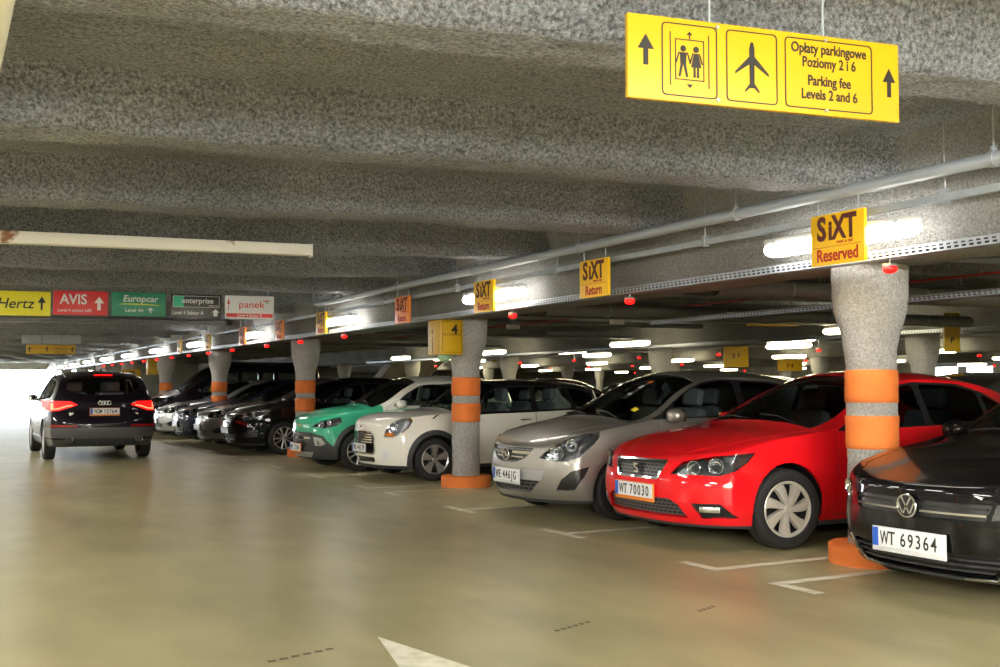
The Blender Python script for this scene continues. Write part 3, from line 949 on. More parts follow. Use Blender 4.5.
def build_car(name, sp, label, loc, rz=0.0, group=None, steer=0.0, root=None):
    sh = build_shell(sp)
    W, R, L = sp['W'], sp['R'], sp['L']
    root = empty(name, loc, rz)
    tag(root, label, 'car', group)
    P = sp['paint']
    rg = sh.regions
    def emit(region, nm, m, off=0.0, depth=0.0, split=False):
        if region not in rg: return []
        out = []
        for sg in ((-1, 1) if split else (0,)):
            me = sh.patch(rg[region], off, depth, sg)
            if me: out.append(obj(nm, me, m, root))
        return out
    emit('body', 'body', P, 0, .03)
    emit('underbody', 'underbody', M_CLAD)
    emit('cladding', 'cladding', sp.get('cladmat', M_CLAD), .006, .02)
    emit('panel_gap', 'panel_gap', M_BLACK, -.006)
    emit('window_trim', 'window_trim', M_GRILLE, .001, 0, True)
    for i in range(len(sp['windows'])):
        emit('side_window_%d' % i, 'side_window', sp.get('glass', {}).get(i, M_GLASS), -.004, 0, True)
    emit('windscreen', 'windscreen', M_SCREEN, -.003)
    emit('rear_window', 'rear_window', sp.get('rearglass', M_PRIVACY), -.003)
    emit('roof', 'roof', sp.get('roofmat', P), 0.0)
    seen = set()
    for r in sp.get('front', []):
        if r['region'] in seen: continue
        seen.add(r['region'])
        kind = r['kind']
        if kind == 'headlight':
            hs = emit(r['region'], 'headlight', M_LENS, .0, 0, True)
            for h, sg in zip(hs, (-1, 1)):
                me = sh.patch(rg[r['region']], -.045, -.045, sg)
                b = obj('lamp_housing', me, r.get('mat', M_HOUSING), h)
                for (y, z, rr) in r.get('bulbs', []):
                    bm = bmesh.new()
                    hx = sh.front(-abs(y), z)[0].x + .055 + rr * .3
                    lathe(bm, [(rr * .12, .0), (rr * .35, -.002), (rr * .7, -.02), (rr * .92, -.045), (rr, -.06), (rr * 1.04, -.058)], 18, 'Y')
                    q = Vector((-1, sg * r.get('aim', .35), 0)).normalized()
                    mt = q.to_track_quat('-Y', 'Z').to_matrix().to_4x4()
                    mt = Matrix.Translation((hx, sg * y, z)) @ q.to_track_quat('-Y', 'Z').to_matrix().to_4x4()
                    bm.transform(mt)
                    obj('reflector', bm_mesh(bm, smooth=True), M_REFLECTOR, h)
        elif kind == 'recess':
            emit(r['region'], r.get('name', 'grille'), r.get('mat', M_GRILLE), -r.get('d', .02), -r.get('d', .02), bool(r.get('sym')))
        else:
            emit(r['region'], r.get('name', 'trim'), r.get('mat', M_CHROME), r.get('d', .004), r.get('d', .004) + .006, bool(r.get('sym')))
    # wheel wells
    for ax in sp['axles']:
        for sg in (-1, 1):
            bm = bmesh.new()
            Ra = sp.get('arch', R * 1.13)
            n = 20
            a = [(-.25 + (PI + .5) * i / n) for i in range(n + 1)]
            y0, y1 = sg * (W / 2 - .035), sg * (W / 2 - .40)
            A = [bm.verts.new((ax + Ra * math.cos(t), y0, R + Ra * math.sin(t))) for t in a]
            B = [bm.verts.new((ax + Ra * math.cos(t), y1, R + Ra * math.sin(t))) for t in a]
            for i in range(n): bm.faces.new((A[i], A[i + 1], B[i + 1], B[i]))
            bm.faces.new(B)
            obj('wheel_well', bm_mesh(bm), M_BLACK, root)
    add_wheels(root, sp, steer)
    # cabin
    belt = pch(sp['belt'])
    xc, xs = sp['screen'][0], sp['seat_x']
    bm = bmesh.new()
    xa, xb = xc + .12, L - .30
    wi = W / 2 - .13
    xsn = [xa, xa + .5, (xa + xb) / 2, xb - .5, xb]
    rows = [[(x, -wi, float(belt(x)) - .04), (x, -wi, .30), (x, wi, .30), (x, wi, float(belt(x)) - .04)] for x in xsn]
    g = [[bm.verts.new(p) for p in r] for r in rows]
    for A, B in zip(g, g[1:]):
        for i in range(3): bm.faces.new((A[i], A[i + 1], B[i + 1], B[i]))
    bm.faces.new(g[0]); bm.faces.new(g[-1])
    obj('interior', bm_mesh(bm), M_INT, root)
    zb = float(belt(xc + .3))
    obj('dashboard', box_mesh((xc + .36, 0, zb - .09), (.55, W - .30, .20), .06), M_INT, root)
    sw = obj('steering_wheel', torus_mesh(.18, .015, 24, 6, 'Z'), M_INT, root, (xc + .74, -.36, zb - .02), (0, -1.15, 0))
    zs = sp.get('seat_z', .32)
    for (x, y) in ((xs, -.36), (xs, .36), (xs + .82, -.36), (xs + .82, .36)):
        s_ = obj('seat', SEAT_M, M_SEAT, root, (x, y, zs))
        obj('headrest', HEAD_M, M_SEAT, s_)
    # mirrors
    if sp.get('mirror'):
        mx, mz = sp['mirror']
        for sg in (-1, 1):
            p, n = sh.left(mx, mz, 0, sg)
            fold = sg > 0 and sp.get('folded')
            mm = obj('side_mirror', ellipsoid_mesh((.075, .10, .07), 2.6), sp.get('mirrormat', P), root, (mx + (.10 if fold else 0), p.y + sg * (.035 if fold else .10), mz + .03), (0, 0, sg * 1.1 if fold else 0))
            obj('mirror_foot', box_mesh((0.01, -sg * .07, -.045), (.07, .12, .03), .01), M_BLACK, mm)
            obj('mirror_glass', box_mesh((.066, 0, 0), (.006, .16, .11), .002), M_CHROME, mm)
    for hx, hz in sp.get('handles', []):
        for sg in (-1, 1):
            p, n = sh.left(hx, hz, 0, sg)
            obj('door_handle', box_mesh((hx, p.y + sg * .014, hz), (.17, .03, .028), .012), sp.get('handlemat', P), root)
    # wipers
    if sp.get('wipers'):
        for ya, yb in sp['wipers']:
            pa, na = sh.above(xc + .01, ya); pb, nb = sh.above(xc + .09, yb)
            obj('wiper', tube_mesh([pa + na * .012, (pa + pb) / 2 + na * .035, pb + nb * .012], .008, 6), M_BLACK, root)
    for a in sp.get('plates', []): add_plate(root, sh, **a)
    for e in sp.get('extras', []): e(root, sh, sp)
    sh.bm.free()
    return root

def copy_car(src, loc, rz, label, group=None, paint_from=None, paint_to=None):
    """another car of the same kind: the thing, its parts and their sub-parts"""
    def rec(o, par):
        c = o.copy(); COL.objects.link(c); c.parent = par
        if c.type == 'MESH' and paint_from is not None:
            for sl in c.material_slots:
                if sl.material == paint_from:
                    sl.link = 'OBJECT'; sl.material = paint_to
        for ch in list(o.children): rec(ch, c)
        return c
    r = rec(src, None)
    r.location = loc; r.rotation_euler = (0, 0, rz)
    r['label'] = label
    if group: r['group'] = group
    elif 'group' in r: del r['group']
    return r

# ------------------------------------------------------------------ the cars
P_RED = paint('red', (0.78, 0.008, 0.014))
P_BLACK = paint('black', (0.003, 0.003, 0.0035))
P_BEIGE = paint('warm_silver', (0.33, 0.315, 0.285), 0.7)
P_WHITE = paint('cream_white', (0.92, 0.90, 0.82))
P_GREEN = paint('mint_green', (0.05, 0.46, 0.27))
P_GREY = paint('mid_grey', (0.20, 0.20, 0.19), 0.7)
P_NAVY = paint('navy', (0.012, 0.018, 0.045), 0.4)
P_SILVER = paint('silver', (0.55, 0.57, 0.59), 0.7)
P_PLUM = paint('dark_plum', (0.010, 0.007, 0.012), 0.3)

LEON = dict(L=4.263, W=1.816, R=.322, rim=.220, axles=(.87, 3.506), wheel='blade7', wheelmat=M_HUBCAP, paint=P_RED,
    top=[(0, .70), (.12, .735), (.35, .815), (.8, .915), (1.22, .985), (1.36, 1.045), (1.75, 1.235), (2.1, 1.385), (2.45, 1.45), (2.9, 1.455), (3.4, 1.41), (3.75, 1.33), (3.95, 1.20), (4.12, 1.02), (4.263, .97)],
    rail=[(0, .66), (.35, .765), (.8, .875), (1.3, .935), (1.55, .99), (2.0, 1.22), (2.35, 1.345), (2.7, 1.375), (3.2, 1.35), (3.65, 1.26), (3.95, 1.08), (4.1, .96), (4.263, .92)],
    belt=[(0, .58), (.5, .74), (1.2, .87), (2.3, .925), (3.4, .985), (3.9, .97), (4.263, .86)],
    bot=[(0, .205), (.5, .18), (1.2, .165), (3.0, .165), (4.263, .26)],
    plan=[(0, .80), (.35, .86), (.8, .893), (1.5, .905), (2.8, .908), (3.6, .89), (4.263, .80)],
    nose=[(0, .09), (.12, .03), (.35, .0), (.6, .03), (.8, .07), (1, .13)], tail=[(0, .1), (.3, 0), (.6, .05), (1, .10)],
    fround=(.30, 3.0), screen=(1.28, 2.22, .86), backlight=(3.80, 4.08, .86), seat_x=1.95, mirror=(1.66, .955),
    windows=[[(1.56, .95), (1.98, 1.15), (2.28, 1.28), (2.52, 1.325), (2.52, .965)], [(2.60, .968), (2.60, 1.325), (3.05, 1.31), (3.32, 1.25), (3.32, 1.0)], [(3.38, 1.005), (3.38, 1.235), (3.62, 1.14), (3.70, 1.04)]],
    glass={1: M_PRIVACY, 2: M_PRIVACY}, trim=[(1.44, .93), (1.96, 1.17), (2.28, 1.305), (2.55, 1.345), (3.1, 1.33), (3.42, 1.25), (3.70, 1.10), (3.76, 1.0), (3.3, .975)],
    handles=[(2.40, .80), (3.30, .83)], wipers=[(-.52, -.02), (.08, .55)])

CORSA = dict(L=3.999, W=1.737, R=.298, rim=.19, axles=(.83, 3.341), wheel='steel', paint=P_BEIGE,
    top=[(0, .72), (.12, .775), (.35, .865), (.7, .95), (.92, .985), (1.04, 1.04), (1.4, 1.24), (1.8, 1.41), (2.15, 1.48), (2.6, 1.488), (3.1, 1.45), (3.5, 1.38), (3.7, 1.25), (3.88, 1.0), (3.999, .95)],
    rail=[(0, .685), (.35, .81), (.75, .90), (1.1, .955), (1.25, .995), (1.7, 1.25), (2.05, 1.375), (2.4, 1.41), (3.0, 1.38), (3.45, 1.30), (3.75, 1.1), (3.9, .95), (3.999, .9)],
    belt=[(0, .60), (.4, .74), (.9, .885), (1.3, .935), (2.3, .97), (3.2, 1.03), (3.7, 1.0), (3.999, .85)],
    bot=[(0, .20), (.5, .17), (3.0, .165), (3.999, .25)],
    plan=[(0, .75), (.35, .81), (.8, .855), (1.5, .868), (2.7, .868), (3.4, .855), (3.999, .76)],
    nose=[(0, .10), (.12, .03), (.35, .0), (.6, .02), (.8, .06), (1, .12)], tail=[(0, .1), (.3, 0), (.6, .05), (1, .10)],
    fround=(.34, 2.8), screen=(.97, 1.92, .91), backlight=(3.52, 3.84, .86), seat_x=1.65, mirror=(1.42, .985),
    windows=[[(1.22, .985), (1.40, 1.085), (1.42, .985)], [(1.50, .99), (1.52, 1.15), (1.90, 1.325), (2.20, 1.365), (2.36, 1.365), (2.36, 1.01)], [(2.46, 1.015), (2.46, 1.36), (2.9, 1.335), (3.2, 1.26), (3.36, 1.12), (3.1, 1.07)]],
    glass={2: M_PRIVACY}, trim=[(1.12, .975), (1.45, 1.16), (1.85, 1.335), (2.2, 1.385), (2.9, 1.355), (3.22, 1.28), (3.42, 1.10), (3.1, 1.05), (2.0, .985)],
    handles=[(2.26, .86)], wipers=[(-.55, -.05), (.05, .55)])

MINI = dict(L=3.821, W=1.727, R=.300, rim=.20, axles=(.77, 3.265), wheel='five', paint=P_WHITE,
    top=[(0, .80), (.08, .85), (.3, .925), (.7, .965), (1.06, .985), (1.16, 1.03), (1.42, 1.20), (1.68, 1.34), (1.95, 1.395), (2.5, 1.412), (3.1, 1.39), (3.45, 1.34), (3.6, 1.2), (3.72, .98), (3.821, .93)],
    rail=[(0, .74), (.3, .86), (.7, .91), (1.1, .945), (1.3, .98), (1.6, 1.19), (1.85, 1.31), (2.2, 1.345), (3.0, 1.325), (3.45, 1.27), (3.62, 1.1), (3.72, .95), (3.821, .9)],
    belt=[(0, .62), (.3, .78), (.8, .86), (1.2, .905), (2.3, .935), (3.3, .965), (3.7, .93), (3.821, .85)],
    bot=[(0, .19), (.5, .165), (3.0, .165), (3.821, .24)],
    plan=[(0, .74), (.35, .81), (.8, .855), (1.5, .86), (2.7, .863), (3.4, .85), (3.821, .76)],
    nose=[(0, .10), (.12, .03), (.35, .0), (.6, .01), (.8, .03), (1, .09)], tail=[(0, .1), (.3, 0), (.6, .05), (1, .10)],
    fround=(.30, 2.8), screen=(1.10, 1.78, .86), backlight=(3.5, 3.70, .86), seat_x=1.62, mirror=(1.40, .985), mirrormat=M_BLACK, handlemat=M_CHROME,
    windows=[[(1.36, .955), (1.62, 1.18), (1.82, 1.285), (2.35, 1.30), (2.35, .965)], [(2.43, .967), (2.43, 1.30), (2.95, 1.285), (3.02, .985)], [(3.08, .99), (3.02, 1.28), (3.38, 1.245), (3.50, 1.05), (3.45, 1.0)]],
    glass={1: M_GLASS}, trim=[(1.28, .935), (1.58, 1.185), (1.80, 1.315), (2.2, 1.335), (3.0, 1.315), (3.44, 1.255), (3.56, 1.05), (3.52, .965), (2.3, .945)],
    clad=.07, clad_z=.22, two_tone=True, roofmat=P_BLACK, handles=[(2.20, .83)], wipers=[(-.5, -.05), (.05, .5)])

ADAM = dict(L=3.75, W=1.72, R=.315, rim=.215, axles=(.76, 3.07), wheel='multi', paint=P_GREEN,
    top=[(0, .76), (.10, .82), (.3, .90), (.65, .975), (.95, 1.01), (1.06, 1.06), (1.36, 1.25), (1.68, 1.41), (2.0, 1.475), (2.5, 1.484), (3.0, 1.45), (3.35, 1.38), (3.52, 1.2), (3.66, .98), (3.75, .93)],
    rail=[(0, .71), (.3, .84), (.7, .925), (1.08, .975), (1.25, 1.03), (1.6, 1.25), (1.88, 1.37), (2.3, 1.40), (2.9, 1.37), (3.3, 1.3), (3.55, 1.1), (3.66, .95), (3.75, .9)],
    belt=[(0, .62), (.35, .77), (.85, .89), (1.25, .945), (2.3, .99), (3.1, 1.06), (3.5, 1.0), (3.75, .85)],
    bot=[(0, .21), (.5, .185), (3.0, .185), (3.75, .26)],
    plan=[(0, .74), (.35, .80), (.8, .85), (1.5, .858), (2.7, .86), (3.3, .85), (3.75, .76)],
    nose=[(0, .10), (.12, .03), (.35, .0), (.6, .02), (.8, .06), (1, .11)], tail=[(0, .1), (.3, 0), (.6, .05), (1, .10)],
    fround=(.32, 2.8), screen=(1.0, 1.80, .86), backlight=(3.38, 3.64, .86), seat_x=1.6, mirror=(1.40, 1.0), mirrormat=P_WHITE,
    windows=[[(1.30, 1.0), (1.58, 1.20), (1.85, 1.33), (2.4, 1.36), (2.4, 1.02)], [(2.48, 1.03), (2.48, 1.355), (2.95, 1.32), (3.25, 1.2), (3.05, 1.1)]],
    clad=.07, clad_z=.31, two_tone=True, roofmat=P_WHITE, wipers=[(-.5, -.05), (.05, .5)])

GOLF = dict(L=4.255, W=1.799, R=.318, rim=.205, axles=(.88, 3.517), wheel='steel', paint=P_BLACK,
    top=[(0, .70), (.12, .74), (.4, .82), (.8, .905), (1.15, .965), (1.28, 1.01), (1.7, 1.23), (2.05, 1.385), (2.4, 1.445), (2.9, 1.452), (3.4, 1.42), (3.75, 1.35), (3.95, 1.18), (4.12, 1.0), (4.255, .95)],
    rail=[(0, .67), (.4, .77), (.8, .86), (1.25, .925), (1.45, .97), (1.95, 1.22), (2.3, 1.345), (2.7, 1.37), (3.3, 1.345), (3.7, 1.26), (3.98, 1.05), (4.1, .94), (4.255, .9)],
    belt=[(0, .60), (.5, .74), (1.2, .87), (2.3, .915), (3.4, .955), (3.9, .94), (4.255, .85)],
    bot=[(0, .20), (.5, .17), (3.0, .165), (4.255, .25)],
    plan=[(0, .80), (.35, .86), (.8, .885), (1.5, .896), (2.8, .898), (3.6, .88), (4.255, .8)],
    nose=[(0, .10), (.12, .025), (.3, .0), (.6, .015), (.8, .035), (1, .085)], tail=[(0, .1), (.3, 0), (.6, .05), (1, .10)],
    fround=(.40, 2.7), screen=(1.20, 2.12, .86), backlight=(3.8, 4.06, .86), seat_x=1.9, mirror=(1.62, .95),
    windows=[[(1.62, .935), (1.95, 1.14), (2.25, 1.275), (2.5, 1.32), (2.5, .945)], [(2.58, .947), (2.58, 1.32), (3.05, 1.305), (3.35, 1.24), (3.35, .965)]],
    trim=[(1.5, .92), (1.95, 1.165), (2.25, 1.30), (2.5, 1.345), (3.1, 1.325), (3.42, 1.25), (3.48, .95)], handles=[(2.40, .80), (3.28, .82)], wipers=[(-.52, -.02), (.08, .55)])


D_LAMP = (1, .62, 0)
# ---- small makers of badges and bars, all fixed to the skin of their own car
def bar_across(name, z, y0, y1, h, m, lift=.008, n=7, dep=.02):
    def f(root, sh, sp):
        bm = bmesh.new()
        rows = []
        for i in range(n):
            y = y0 + (y1 - y0) * i / (n - 1)
            p, _ = sh.front(y, z)
            rows.append([bm.verts.new((p.x + dx, y, z + dz)) for dx, dz in ((-lift, -h / 2), (-lift, h / 2), (dep, h / 2), (dep, -h / 2))])
        for A, B in zip(rows, rows[1:]):
            for i in range(4): bm.faces.new((A[i], A[(i + 1) % 4], B[(i + 1) % 4], B[i]))
        bm.faces.new(rows[0]); bm.faces.new(rows[-1])
        obj(name, bm_mesh(bm), m, root)
    return f

def badge(z, r, polys, lift=.012, ring=True, rear=False, y=0.0, tilt=0.0, plate=None):
    """round badge: ring and raised strokes in a unit circle"""
    def f(root, sh, sp):
        p, _ = (sh.rear if rear else sh.front)(y, z)
        e = obj('badge', lathe_mesh([(.001, -.003), (r * .9, -.003), (r * .9, .004)], 24, 'Y') if plate is None else plate, M_GRILLE, root, (p.x + (lift if rear else -lift), y, z), (tilt, 0, PI / 2 if rear else -PI / 2))
        if ring: obj('badge_ring', torus_mesh(r * .93, r * .09, 28, 6), M_CHROME, e)
        if polys: obj('badge_emblem', poly_mesh([[(a * r, b * r) for a, b in q] for q in polys], .005), M_CHROME, e)
    return f
def stroke(pts, w):
    return [[tuple(v) for v in q] for q in poly_line_quads(pts, w)]
M_GLOSSBAR = mat('gloss_black_bar', (.02, .02, .02), .15)
VW = stroke([(-.42, .66), (0, -.06), (.42, .66)], .15) + stroke([(-.78, .22), (-.34, -.70), (0, -.02), (.34, -.70), (.78, .22)], .15)
BLITZ = stroke([(-1.0, .22), (.25, .22), (-.25, -.22), (1.0, -.22)], .17)
LETTER_S = [[(-.75, .8), (.75, .8), (.35, .45), (-.4, .45)], [(-.75, .75), (-.4, .45), (.1, .1), (-.55, .1)], [(-.55, .1), (.1, .12), (.75, -.3), (.35, -.1)], [(.55, -.1), (.75, -.75), (.4, -.45), (-.05, -.05)], [(-.75, -.8), (.75, -.8), (.4, -.45), (-.35, -.45)]]

def grille_mesh_mat(name, sx, sz, hexa=True):
    """black grille with a fine raised lattice"""
    m, nt, b = new_mat(name)
    tc = nt.nodes.new('ShaderNodeTexCoord')
    mp = nt.nodes.new('ShaderNodeMapping'); mp.inputs['Rotation'].default_value = (PI / 2, 0, PI / 2)
    br = nt.nodes.new('ShaderNodeTexBrick')
    br.inputs['Scale'].default_value = 1.0
    br.inputs['Brick Width'].default_value = sx; br.inputs['Row Height'].default_value = sz
    br.inputs['Mortar Size'].default_value = .005
    br.inputs['Color1'].default_value = (.004, .004, .004, 1); br.inputs['Color2'].default_value = (.006, .006, .006, 1)
    br.inputs['Mortar'].default_value = (.10, .10, .105, 1)
    sep = nt.nodes.new('ShaderNodeSeparateXYZ'); cmb = nt.nodes.new('ShaderNodeCombineXYZ')
    nt.links.new(tc.outputs['Object'], sep.inputs[0])
    nt.links.new(sep.outputs['Y'], cmb.inputs['X']); nt.links.new(sep.outputs['Z'], cmb.inputs['Y'])
    nt.links.new(cmb.outputs[0], br.inputs['Vector'])
    nt.links.new(br.outputs['Color'], b.inputs['Base Color'])
    bp = nt.nodes.new('ShaderNodeBump'); bp.inputs['Distance'].default_value = .01
    nt.links.new(br.outputs['Fac'], bp.inputs['Height']); nt.links.new(bp.outputs['Normal'], b.inputs['Normal'])
    b.inputs['Roughness'].default_value = .35
    return m
M_HONEY = grille_mesh_mat('honeycomb_grille', .05, .028)
M_HONEY2 = grille_mesh_mat('coarse_mesh_grille', .075, .04)
M_STRIP_ORANGE = mat('orange_plate_strip', (.75, .22, .03), .5)
M_STRIP_WHITE = mat('white_plate_frame', (.62, .63, .64), .5)

LEON['front'] = [
    dict(region='grille', kind='recess', pts=[(-.335, .690), (.335, .690), (.265, .565), (-.265, .565)], d=.02, mat=M_HONEY, round=.02),
    dict(region='grille_frame', kind='raise', name='grille_frame', pts=[(-.36, .706), (.36, .706), (.28, .546), (-.28, .546)], d=.004, mat=M_CHROME, round=.03),
    dict(region='lower_grille', kind='recess', name='lower_grille', pts=[(-.40, .405), (.40, .405), (.48, .36), (.54, .255), (-.54, .255), (-.48, .36)], d=.03, mat=M_HONEY, round=.02),
    dict(region='headlight', kind='headlight', axis=D_LAMP, sym=True, pts=[(.06, -.40, .600), (.14, -.47, .700), (.29, -.66, .748), (.58, -.83, .778), (.46, -.86, .705), (.35, -.85, .640), (.25, -.78, .600), (.14, -.60, .602)],
         bulbs=[(.56, .655, .055), (.71, .675, .062)], aim=.5),
    dict(region='fog', kind='recess', name='fog_lamp', axis=D_LAMP, sym=True, pts=[(.12, -.57, .38), (.26, -.78, .385), (.38, -.85, .275), (.19, -.64, .26)], d=.02)]
LEON['folded'] = True
CORSA['folded'] = True
LEON['lip'] = .208
LEON['arch'] = .372
LEON['hood_seams'] = [[(.22, .40), (.5, .60), (.9, .70), (1.25, .745)]]
LEON['seams'] = [[(1.42, .93), (1.40, .6), (1.36, .30)], [(2.56, .95), (2.56, .35)], [(1.38, .25), (3.0, .25)]]
LEON['plates'] = [dict(z=.437, text='WT 70030', strip=M_STRIP_ORANGE, w=.52)]
def leon_fog(root, sh, sp):
    for sg in (-1, 1):
        p, n = sh.front(sg * .70, .335)
        obj('fog_reflector', box_mesh((0, 0, 0), (.02, .17, .05), .01), M_REFLECTOR, root, p + Vector((.022, 0, 0)), (0, 0, -sg * .66))
LEON['extras'] = [badge(.628, .050, LETTER_S, ring=False, plate=poly_mesh([[(-.04, -.03), (.04, -.03), (.04, .03), (-.04, .03)]], .002)), leon_fog]

CORSA['front'] = [
    dict(region='grille', kind='recess', pts=[(-.42, .705), (.42, .705), (.31, .60), (.14, .55), (-.14, .55), (-.31, .60)], d=.02, mat=M_HONEY2, round=.03),
    dict(region='bumper_panel', kind='raise', name='plate_panel', pts=[(-.55, .49), (.55, .49), (.50, .395), (-.50, .395)], d=.003, mat=M_SILVERTRIM, round=.02),
    dict(region='lower_grille', kind='recess', name='lower_grille', pts=[(-.49, .388), (.49, .388), (.34, .265), (-.34, .265)], d=.025, mat=M_HONEY2, round=.03),
    dict(region='headlight', kind='headlight', axis=(1, .75, 0), sym=True, pts=[(.12, -.46, .61), (.15, -.52, .67), (.23, -.60, .745), (.36, -.66, .805), (.50, -.72, .85), (.64, -.76, .862), (.60, -.79, .81), (.52, -.80, .74), (.38, -.79, .63), (.28, -.73, .588), (.20, -.62, .582)],
         bulbs=[(.60, .655, .072), (.70, .735, .058)], aim=.6),
    dict(region='fog', kind='recess', name='fog_lamp', axis=(1, .75, 0), sym=True, pts=[(.22, -.61, .30), (.24, -.67, .41), (.31, -.74, .49), (.46, -.82, .535), (.40, -.82, .43), (.33, -.76, .31)], d=.025)]
CORSA['lip'] = .205
CORSA['hood_seams'] = [[(.20, .46), (.5, .60), (.9, .72)]]
CORSA['seams'] = [[(1.28, .95), (1.22, .6), (1.24, .30)], [(2.42, .98), (2.42, .32)]]
CORSA['plates'] = [dict(z=.415, text='WE 446JG', strip=M_STRIP_WHITE)]
CORSA['extras'] = [bar_across('chrome_bar', .655, -.37, .37, .024, M_CHROME), bar_across('chrome_bar', .61, -.29, .29, .014, M_CHROME), badge(.632, .066, BLITZ, lift=.022),
                   lambda root, sh, sp: corsa_stickers(root, sh)]
def corsa_stickers(root, sh):
    for nm, m, q in (('windscreen_sticker', mat('yellow_sticker', (.85, .72, .03), .5), [(1.17, -.50), (1.17, -.57), (1.23, -.57), (1.23, -.50)]),
                     ('windscreen_label', mat('dark_label', (.03, .03, .035), .5), [(1.30, -.16), (1.30, -.23), (1.62, -.23), (1.62, -.16)]),
                     ('label_tab', mat('orange_tab', (.85, .20, .03), .5), [(1.62, -.16), (1.62, -.23), (1.68, -.23), (1.68, -.16)]),
                     ('label_panel', M_PLATE, [(1.50, -.165), (1.50, -.225), (1.56, -.225), (1.56, -.165)]), ('label_panel', M_PLATE, [(1.36, -.165), (1.36, -.225), (1.40, -.225), (1.40, -.165)])):
        li = .006 if nm != 'label_panel' else .010
        obj(nm, mesh_of([sh.above(x, y, li)[0] for x, y in q], [(0, 1, 2, 3)]), m, root)

def scaled(pts, k):
    c = sum((Vector(p) for p in pts), Vector()) / len(pts)
    return [tuple(c + (Vector(p) - c) * k) for p in pts]
mh = [(.16, -.56, .625), (.17, -.57, .69), (.20, -.60, .75), (.27, -.64, .81), (.35, -.69, .85), (.43, -.74, .855), (.45, -.76, .82), (.41, -.76, .74), (.33, -.74, .67), (.24, -.67, .62)]
MINI['front'] = [
    dict(region='grille', kind='recess', pts=[(-.31, .665), (.31, .665), (.385, .59), (.38, .405), (.33, .375), (-.33, .375), (-.38, .405), (-.385, .59)], d=.02, round=.04),
    dict(region='grille_frame', kind='raise', name='grille_frame', pts=[(-.325, .683), (.325, .683), (.41, .597), (.405, .395), (.345, .355), (-.345, .355), (-.405, .395), (-.41, .597)], d=.006, round=.05),
    dict(region='lower_grille', kind='recess', name='lower_grille', pts=[(-.36, .325), (.36, .325), (.33, .245), (-.33, .245)], d=.02, round=.03),
    dict(region='headlight', kind='headlight', axis=(1, .62, 0), sym=True, pts=mh, bulbs=[(.64, .745, .08)], aim=.4, mat=M_SILVERTRIM),
    dict(region='headlight_ring', kind='raise', name='headlight_ring', axis=(1, .62, 0), sym=True, pts=scaled(mh, 1.14), d=.004, mat=M_CHROME)]
MINI['seams'] = [[(1.25, .92), (1.22, .6), (1.27, .28)], [(2.39, .94), (2.39, .30)]]
MINI['hood_seams'] = [[(.62, .84), (.8, .80), (1.05, .76)]]
MINI['plates'] = [dict(z=.45, text='WX 4417P', lift=.03)]
def mini_bits(root, sh, sp):
    for sg in (-1, 1):
        p, n = sh.front(sg * .57, .36)
        q = n.to_track_quat('-Y', 'Z').to_euler()
        f_ = obj('fog_lamp', lathe_mesh([(.001, -.012), (.05, -.012), (.078, -.006), (.082, .01)], 22, 'Y'), M_PLATE, root, p, q)
        a = obj('turn_signal', ellipsoid_mesh((.02, .075, .026)), M_AMBER, root, sh.front(sg * .63, .648, .0)[0] + Vector((.012, 0, 0)), (0, 0, -sg * .75))
    p, n = sh.front(0, .74)
    obj('bonnet_badge', poly_mesh([[(-.07, .0), (-.02, -.012), (.02, -.012), (.07, .0), (.02, .014), (-.02, .014)]], .004), M_CHROME, root, p - Vector((.008, 0, 0)), (-.5, 0, -PI / 2))
MINI['extras'] = [bar_across('chrome_bar', z, -.33, .33, .016, M_CHROME, .004) for z in (.635, .60, .565, .53)] + [mini_bits]

ADAM['front'] = [
    dict(region='grille', kind='recess', pts=[(-.44, .585), (.44, .585), (.48, .535), (.40, .40), (-.40, .40), (-.48, .535)], d=.02, mat=M_HONEY, round=.04),
    dict(region='headlight', kind='headlight', axis=D_LAMP, sym=True, pts=[(.11, -.48, .69), (.16, -.54, .745), (.25, -.62, .785), (.48, -.76, .835), (.46, -.80, .76), (.38, -.79, .705), (.24, -.68, .668)], bulbs=[(.60, .725, .05), (.70, .755, .045)], aim=.5),
    dict(region='fog_lamp', kind='recess', name='fog_lamp', axis=D_LAMP, sym=True, pts=[(.14, -.58, .485), (.19, -.66, .48), (.21, -.68, .43), (.15, -.60, .42)], d=.02, mat=M_REFLECTOR),
    dict(region='fog_surround', kind='raise', name='fog_surround', axis=D_LAMP, sym=True, pts=[(.11, -.53, .535), (.18, -.66, .52), (.23, -.72, .44), (.20, -.68, .405), (.12, -.56, .40)], d=.008, mat=M_SILVERTRIM),
    dict(region='skid_plate', kind='raise', name='skid_plate', pts=[(-.50, .30), (.50, .30), (.40, .22), (-.40, .22)], d=.010, mat=M_SILVERTRIM),
    dict(region='front_cladding', kind='raise', name='front_cladding', pts=[(-.86, .30), (-.78, .42), (-.68, .55), (-.46, .60), (.46, .60), (.68, .55), (.78, .42), (.86, .30), (.55, .20), (-.55, .20)], d=.003, lim=.6, mat=M_CLAD)]
ADAM['seams'] = [[(1.20, .95), (1.16, .6), (1.2, .38)], [(2.44, 1.0), (2.44, .40)]]
ADAM['hood_seams'] = [[(.30, .55), (.6, .68), (1.0, .74)]]
ADAM['plates'] = [dict(z=.35, text='WE 721HA', strip=M_STRIP_ORANGE, lift=.03)]
ADAM['extras'] = [bar_across('chrome_bar', .515, -.46, .46, .02, M_CHROME), badge(.52, .06, BLITZ, lift=.02)]

